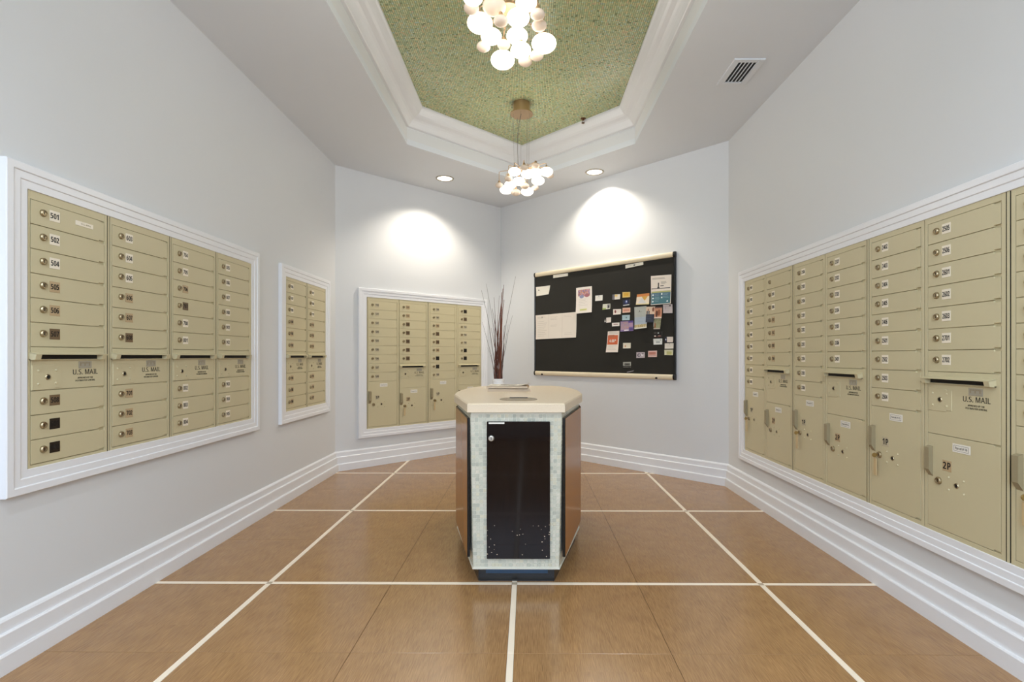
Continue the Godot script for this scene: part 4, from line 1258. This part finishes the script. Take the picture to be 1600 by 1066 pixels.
func downlight(at: Vector3, label: String) -> void:
	var d := thing("downlight", label, "light", Transform3D(Basis.IDENTITY, at), "recessed ceiling downlights")
	var st := tool()
	lathe(st, [Vector2(0.098, 0.0), Vector2(0.096, -0.005), Vector2(0.082, -0.007), Vector2(0.079, -0.003), Vector2(0.079, -0.0005)], 40)
	put("trim_ring", made([[st, "grey_sticker"]]), d)
	st = tool()
	lathe(st, [Vector2(0.079, -0.0010), Vector2(0.05, -0.0030), Vector2(0.0, -0.0040)], 32)
	put("lens", made([[st, "lamp_lens"]]), d)
	beam(d, Vector3(0, -0.012, 0), 64.0, 0.62, SPOT, Color(1.0, 0.96, 0.90))


func beam(parent: Node3D, at: Vector3, half_angle: float, soft: float, energy: float, tint: Color) -> void:
	var l := SpotLight3D.new()
	l.name = "downlight_beam"
	l.position = at
	l.rotation.x = -PI / 2
	l.spot_angle = half_angle
	l.spot_angle_attenuation = soft
	l.spot_range = 8.0
	l.spot_attenuation = 2.0
	l.light_size = 0.02
	l.light_color = tint
	l.light_energy = energy
	l.shadow_enabled = true
	parent.add_child(l, true)


const NEAR_LIT := [[-0.234, 2.699, -2.249, 0.044], [-0.220, 2.703, -2.431, 0.060], [-0.175, 2.710, -2.543, 0.051], [-0.041, 2.710, -2.403, 0.053], [-0.004, 2.683, -2.261, 0.047], [-0.048, 2.696, -2.518, 0.052], [-0.030, 2.608, -2.486, 0.049], [0.081, 2.651, -2.504, 0.060], [-0.127, 2.693, -2.716, 0.063]]
const NEAR_OFF := [[-0.249, 2.708, -2.333, 0.035], [-0.147, 2.718, -2.337, 0.053], [-0.117, 2.648, -2.330, 0.033], [0.047, 2.680, -2.335, 0.033], [0.056, 2.678, -2.410, 0.035], [-0.219, 2.709, -2.625, 0.035], [-0.117, 2.711, -2.614, 0.033], [0.048, 2.650, -2.602, 0.035], [-0.009, 2.652, -2.655, 0.036]]
const FAR_LIT := [[-0.106, 2.715, -4.421, 0.053], [0.006, 2.704, -4.446, 0.056], [0.074, 2.746, -4.535, 0.056], [0.164, 2.719, -4.435, 0.056], [0.097, 2.714, -4.647, 0.059], [-0.072, 2.666, -4.519, 0.053], [-0.148, 2.670, -4.623, 0.053], [-0.191, 2.675, -4.773, 0.060], [0.001, 2.634, -4.699, 0.056]]
const FAR_OFF := [[-0.025, 2.726, -4.357, 0.035], [0.072, 2.760, -4.405, 0.035], [0.199, 2.716, -4.525, 0.033], [-0.159, 2.677, -4.485, 0.035], [-0.248, 2.673, -4.640, 0.035], [-0.102, 2.635, -4.727, 0.044], [-0.020, 2.651, -4.600, 0.039], [0.072, 2.678, -4.736, 0.035], [-0.158, 2.744, -4.592, 0.031]]


func globe_mesh(m: String) -> ArrayMesh:
	var key := "globe " + m
	if not cache.has(key):
		var st := tool()
		var rows := 12
		var seg := 24
		var k2 := 0.65
		for r in rows:
			for s in seg:
				var q := []
				var nn := []
				for e in [[r, s], [r, s + 1], [r + 1, s + 1], [r + 1, s]]:
					var th: float = PI * e[0] / rows
					var ph: float = TAU * e[1] / seg
					var d := Vector3(sin(th) * cos(ph), cos(th), sin(th) * sin(ph))
					q.append(Vector3(d.x, d.y * k2, d.z))
					nn.append(Vector3(d.x, d.y / k2, d.z).normalized())
				if r > 0:
					tri(st, [q[0], q[1], q[2]], [nn[0], nn[1], nn[2]], [Vector2.ZERO, Vector2.ZERO, Vector2.ZERO])
				if r < rows - 1:
					tri(st, [q[0], q[2], q[3]], [nn[0], nn[2], nn[3]], [Vector2.ZERO, Vector2.ZERO, Vector2.ZERO])
		cache[key] = made([[st, m]])
	return cache[key]


func chandelier(at: Vector3, lit: Array, off: Array, label: String) -> void:
	var c := thing("chandelier", label, "chandelier", Transform3D(Basis.IDENTITY, at), "globe chandeliers under the coffer")
	var st := tool()
	lathe(st, [Vector2(0.074, 0.0), Vector2(0.074, -0.092), Vector2(0.100, -0.092), Vector2(0.100, -0.101), Vector2(0.0, -0.101)], 40)
	put("canopy", made([[st, "nickel"]]), c)
	var tops := []
	var cen := Vector3.ZERO
	for g in lit + off:
		cen += Vector3(g[0], g[1], g[2]) - at
	cen /= float(lit.size() + off.size())
	var yt := cen.y + 0.105
	# suspension wires and cable
	st = tool()
	for k in 5:
		var a := TAU * k / 5.0 + 0.4
		var p := Vector3(cos(a), 0, sin(a)) * 0.075
		tube(st, [Vector3(p.x, -0.101, p.z), Vector3(p.x * 0.9, yt, p.z * 0.9)], [0.0009, 0.0009], 5)
	put("suspension_wire", made([[st, "wire"]]), c)
	st = tool()
	tube(st, [Vector3(-0.005, -0.101, 0.01), Vector3(-0.022, -0.18, 0.012), Vector3(-0.034, -0.30, 0.012), Vector3(-0.036, -0.42, 0.01), Vector3(-0.030, yt, 0.008)], [0.0022, 0.0022, 0.0022, 0.0022, 0.0022], 6)
	put("power_cable", made([[st, "cable"]]), c)
	# rod frame the globes hang from
	st = tool()
	lathe(st, [Vector2(0, 0.012), Vector2(0.05, 0.012), Vector2(0.05, 0.0), Vector2(0, 0.0)], 24, Transform3D(Basis.IDENTITY, Vector3(0, yt - 0.01, 0)))
	for g in lit + off:
		var e := Vector3(g[0], g[1], g[2]) - at
		var tip := e + Vector3(0, g[3] * 0.65 + 0.006, 0)
		var knee := Vector3(e.x * 0.93, yt - 0.004, e.z * 0.93)
		tube(st, [Vector3(e.x * 0.15, yt, e.z * 0.15), knee, Vector3(e.x, yt - 0.012, e.z), tip], [0.0028, 0.0028, 0.0028, 0.0028], 6)
		lathe(st, [Vector2(0.0, 0.012), Vector2(0.009, 0.010), Vector2(0.012, -0.004), Vector2(0.012, -0.010)], 12, Transform3D(Basis.IDENTITY, tip))
	put("rod_frame", made([[st, "nickel"]]), c)
	for k in 2:
		for g in ([lit, off][k]):
			var e := Vector3(g[0], g[1], g[2]) - at
			var o := put("glass_globe", globe_mesh("lit_globe" if k == 0 else "pearl_globe"), c, Transform3D(Basis.from_scale(Vector3.ONE * g[3]), e))
			o.set_meta("label", "lit white glass globe" if k == 0 else "unlit pearl glass globe")
			if k == 0:
				var l := OmniLight3D.new()
				l.name = "globe_light"
				l.position = e
				l.light_size = 0.03
				l.omni_range = 9.0
				l.omni_attenuation = 2.0
				l.light_color = Color(1.0, 0.985, 0.955)
				l.light_energy = GLOBE
				l.shadow_enabled = true
				c.add_child(l, true)


# ---------------------------------------------------------------------------------------------
# what stands on the kiosk
func build_counter_things() -> void:
	var y := 0.9165
	# trash chute cover
	var cv := thing("chute_cover", "round brushed metal chute cover set into the front of the countertop", "cover", Transform3D(Basis.IDENTITY, Vector3(-0.047, y, -2.835)))
	var st := tool()
	lathe(st, [Vector2(0.0, 0.0022), Vector2(0.086, 0.0022), Vector2(0.0885, 0.0040), Vector2(0.098, 0.0040), Vector2(0.102, 0.0020), Vector2(0.103, 0.0003)], 48)
	put("ring_plate", made([[st, "tan_metal"]]), cv)
	st = tool()
	box(st, Vector3(-0.05, 0.0020, -0.080), Vector3(0.05, 0.0056, -0.062), 0.0008)
	put("finger_slot", made([[st, "ink"]]), cv)
	# two folded newspapers
	for k in 2:
		var n := thing("newspaper", ["lower folded newspaper lying on the counter in front of the twig pot", "upper folded newspaper with a curled right corner on the counter"][k], "newspaper", Transform3D(Basis(Vector3.UP, [0.03, -0.05][k]), Vector3([-0.122, -0.128][k], y + 0.0004 + 0.0195 * k, -3.585)), "folded newspapers on the counter")
		newspaper(n, 0.288 - 0.01 * k, 0.24, 0.0155, k == 1)
	# pot
	var at := Vector3(-0.213, y + 0.0003, -3.865)
	var v := thing("flower_pot", "small white ribbed pot holding the tall bundle of bare twigs", "pot", Transform3D(Basis.IDENTITY, at))
	st = tool()
	lathe(st, [Vector2(0.0, 0.0), Vector2(0.046, 0.0), Vector2(0.050, 0.008), Vector2(0.047, 0.020), Vector2(0.043, 0.034), Vector2(0.041, 0.044), Vector2(0.0445, 0.046), Vector2(0.0445, 0.051), Vector2(0.0415, 0.053), Vector2(0.0415, 0.058), Vector2(0.045, 0.060), Vector2(0.046, 0.066), Vector2(0.044, 0.068), Vector2(0.038, 0.068), Vector2(0.037, 0.012), Vector2(0.0, 0.012)], 36)
	put("pot_body", made([[st, "vase_glaze"]]), v)
	# twigs: [tip x, tip y, tip depth, thickness, colour]; traced one by one
	var twigs := [
		[-0.084, 1.738, 3.83, 0.0022, "g", "slim grey twig leaning right, its tip the highest of the bundle"],
		[-0.338, 1.641, 3.86, 0.0026, "g", "slim grey twig at the far left of the bundle's top"],
		[-0.305, 1.693, 3.90, 0.0024, "g", "tall grey twig second from the left in the bundle"],
		[-0.107, 1.452, 3.84, 0.0022, "g", "slim grey twig lowest and farthest right of the bundle"],
		[-0.329, 1.401, 3.82, 0.0022, "g", "short grey twig low on the left edge of the bundle"],
		[-0.140, 1.386, 3.88, 0.0020, "g", "short grey twig just left of the lowest right twig"],
		[-0.291, 1.215, 3.84, 0.0020, "g", "shortest grey twig low on the left side"],
		[-0.246, 1.590, 3.88, 0.0026, "b", ""], [-0.255, 1.50, 3.80, 0.0030, "b", ""], [-0.238, 1.46, 3.90, 0.0034, "b", ""], [-0.266, 1.36, 3.87, 0.0028, "b", ""],
		[-0.173, 1.680, 3.86, 0.0040, "r", ""], [-0.180, 1.655, 3.89, 0.0044, "r", ""], [-0.186, 1.62, 3.83, 0.0048, "r", ""], [-0.171, 1.57, 3.87, 0.0046, "r", ""], [-0.194, 1.54, 3.90, 0.0042, "b", ""], [-0.178, 1.50, 3.84, 0.0052, "r", ""], [-0.205, 1.60, 3.86, 0.0026, "b", ""],
		[-0.188, 1.43, 3.87, 0.0050, "r", ""], [-0.210, 1.38, 3.84, 0.0048, "b", ""], [-0.222, 1.34, 3.89, 0.0044, "r", ""], [-0.168, 1.38, 3.88, 0.0040, "b", ""], [-0.232, 1.28, 3.83, 0.0042, "b", ""], [-0.200, 1.30, 3.91, 0.0050, "r", ""], [-0.245, 1.24, 3.88, 0.0036, "b", ""], [-0.182, 1.26, 3.82, 0.0046, "b", ""]]
	var i := 0
	for q in twigs:
		var a := TAU * i * 0.381966
		var rr := 0.008 + 0.027 * sqrt((i % 13) / 13.0)
		var foot := Vector3(cos(a) * rr, 0.0125, sin(a) * rr)
		# each twig leaves the mouth on the side it leans to
		var tip := Vector3(q[0], q[1], -q[2]) - at
		foot.x = clampf(foot.x * 0.85 + tip.x * 0.06, -0.031, 0.031)
		foot.z = clampf(foot.z * 0.8, -0.028, 0.028)
		if Vector2(foot.x, foot.z).length() > 0.028:
			foot *= Vector3(1, 0, 1) * 0.028 / Vector2(foot.x, foot.z).length()
			foot.y = 0.0125
		var pts := []
		var rad := []
		for k in 10:
			var s := k / 9.0
			var bow := pow(s, 1.6)
			var w := Vector3(sin(s * 9.0 + i) * 0.004, 0, cos(s * 7.0 + i * 2.0) * 0.004) * s * (1.0 - s) * 3.0
			pts.append(Vector3(lerpf(foot.x, tip.x, bow), lerpf(foot.y, tip.y, s), lerpf(foot.z, tip.z, bow)) + w)
			rad.append(q[3] * (1.1 if q[4] == "g" else 1.25) * lerpf(1.0, 0.28, s))
		st = tool()
		tube(st, pts, rad, 6)
		# small knots along the bark
		for k in [3, 5, 7]:
			var pk: Vector3 = pts[k]
			lathe(st, [Vector2(rad[k] * 0.9, -0.004), Vector2(rad[k] * 1.35, 0.0), Vector2(rad[k] * 0.9, 0.004)], 6, Transform3D(Basis.IDENTITY, pk))
		var o := put("twig", made([[st, {"g": "twig_grey", "b": "twig_brown", "r": "twig_red"}[q[4]]]]), self, Transform3D(Basis.IDENTITY, at))
		if q[5]:
			tag(o, q[5], "twig", "bare twigs in the white pot")
		elif q[4] == "r":
			tag(o, "thick reddish brown twig in the dense core of the bundle", "twig", "thick reddish twigs in the white pot")
		else:
			tag(o, "dark brown twig packed into the bundle in the white pot", "twig", "dark brown twigs in the white pot")
		i += 1


func newspaper(n: Node3D, w: float, d: float, h: float, curled: bool) -> void:
	# folded body: rounded fold along the front edge, loose leaves showing on the other sides
	var st := tool()
	var side := Basis(Vector3(0, 0, 1), Vector3(0, 1, 0), Vector3(-1, 0, 0))
	var leaves := 3
	for k in leaves:
		var y0 := h * k / leaves
		var y1 := h * (k + 0.9) / leaves
		var poly := PackedVector2Array([Vector2(-d / 2 + 0.004 * k, y0)])
		for a in 5:
			var th := -PI / 2 + PI * a / 4.0
			poly.append(Vector2(d / 2 - 0.004 - 0.003 * k + cos(th) * (y1 - y0) / 2, (y0 + y1) / 2 + sin(th) * (y1 - y0) / 2))
		poly.append(Vector2(-d / 2 + 0.004 * k, y1))
		prism(st, poly, -w / 2 + 0.003 * k, w / 2 - 0.002 * k, Transform3D(side, Vector3.ZERO))
	put("folded_pages", made([[st, "newsprint_edge"]]), n)
	st = tool()
	var nx := 12
	var nz := 5
	for i in nx:
		for j in nz:
			var q := []
			var uv := []
			for e in [[i, j], [i + 1, j], [i + 1, j + 1], [i, j + 1]]:
				var s: float = e[0] / float(nx)
				var t: float = e[1] / float(nz)
				var lift := 0.0008 + 0.0012 * sin(s * 7.0 + t * 3.0) * sin(s * PI) + 0.001
				if curled:
					lift += 0.018 * pow(maxf(0.0, s - 0.78) / 0.22, 2.0) * (0.35 + 0.65 * t)
				q.append(Vector3((s - 0.5) * (w - 0.012) + (0.012 * pow(maxf(0, s - 0.8) / 0.2, 2.0) if curled else 0.0), h + lift, (t - 0.5) * (d - 0.02)))
				uv.append(Vector2(s, t))
			quad(st, q[0], q[1], q[2], q[3], Vector3.UP, uv)
			var dn := Vector3(0, -0.0006, 0)
			quad(st, q[0] + dn, q[1] + dn, q[2] + dn, q[3] + dn, Vector3.DOWN, uv)
	put("front_page", made([[st, "newsprint"]]), n)
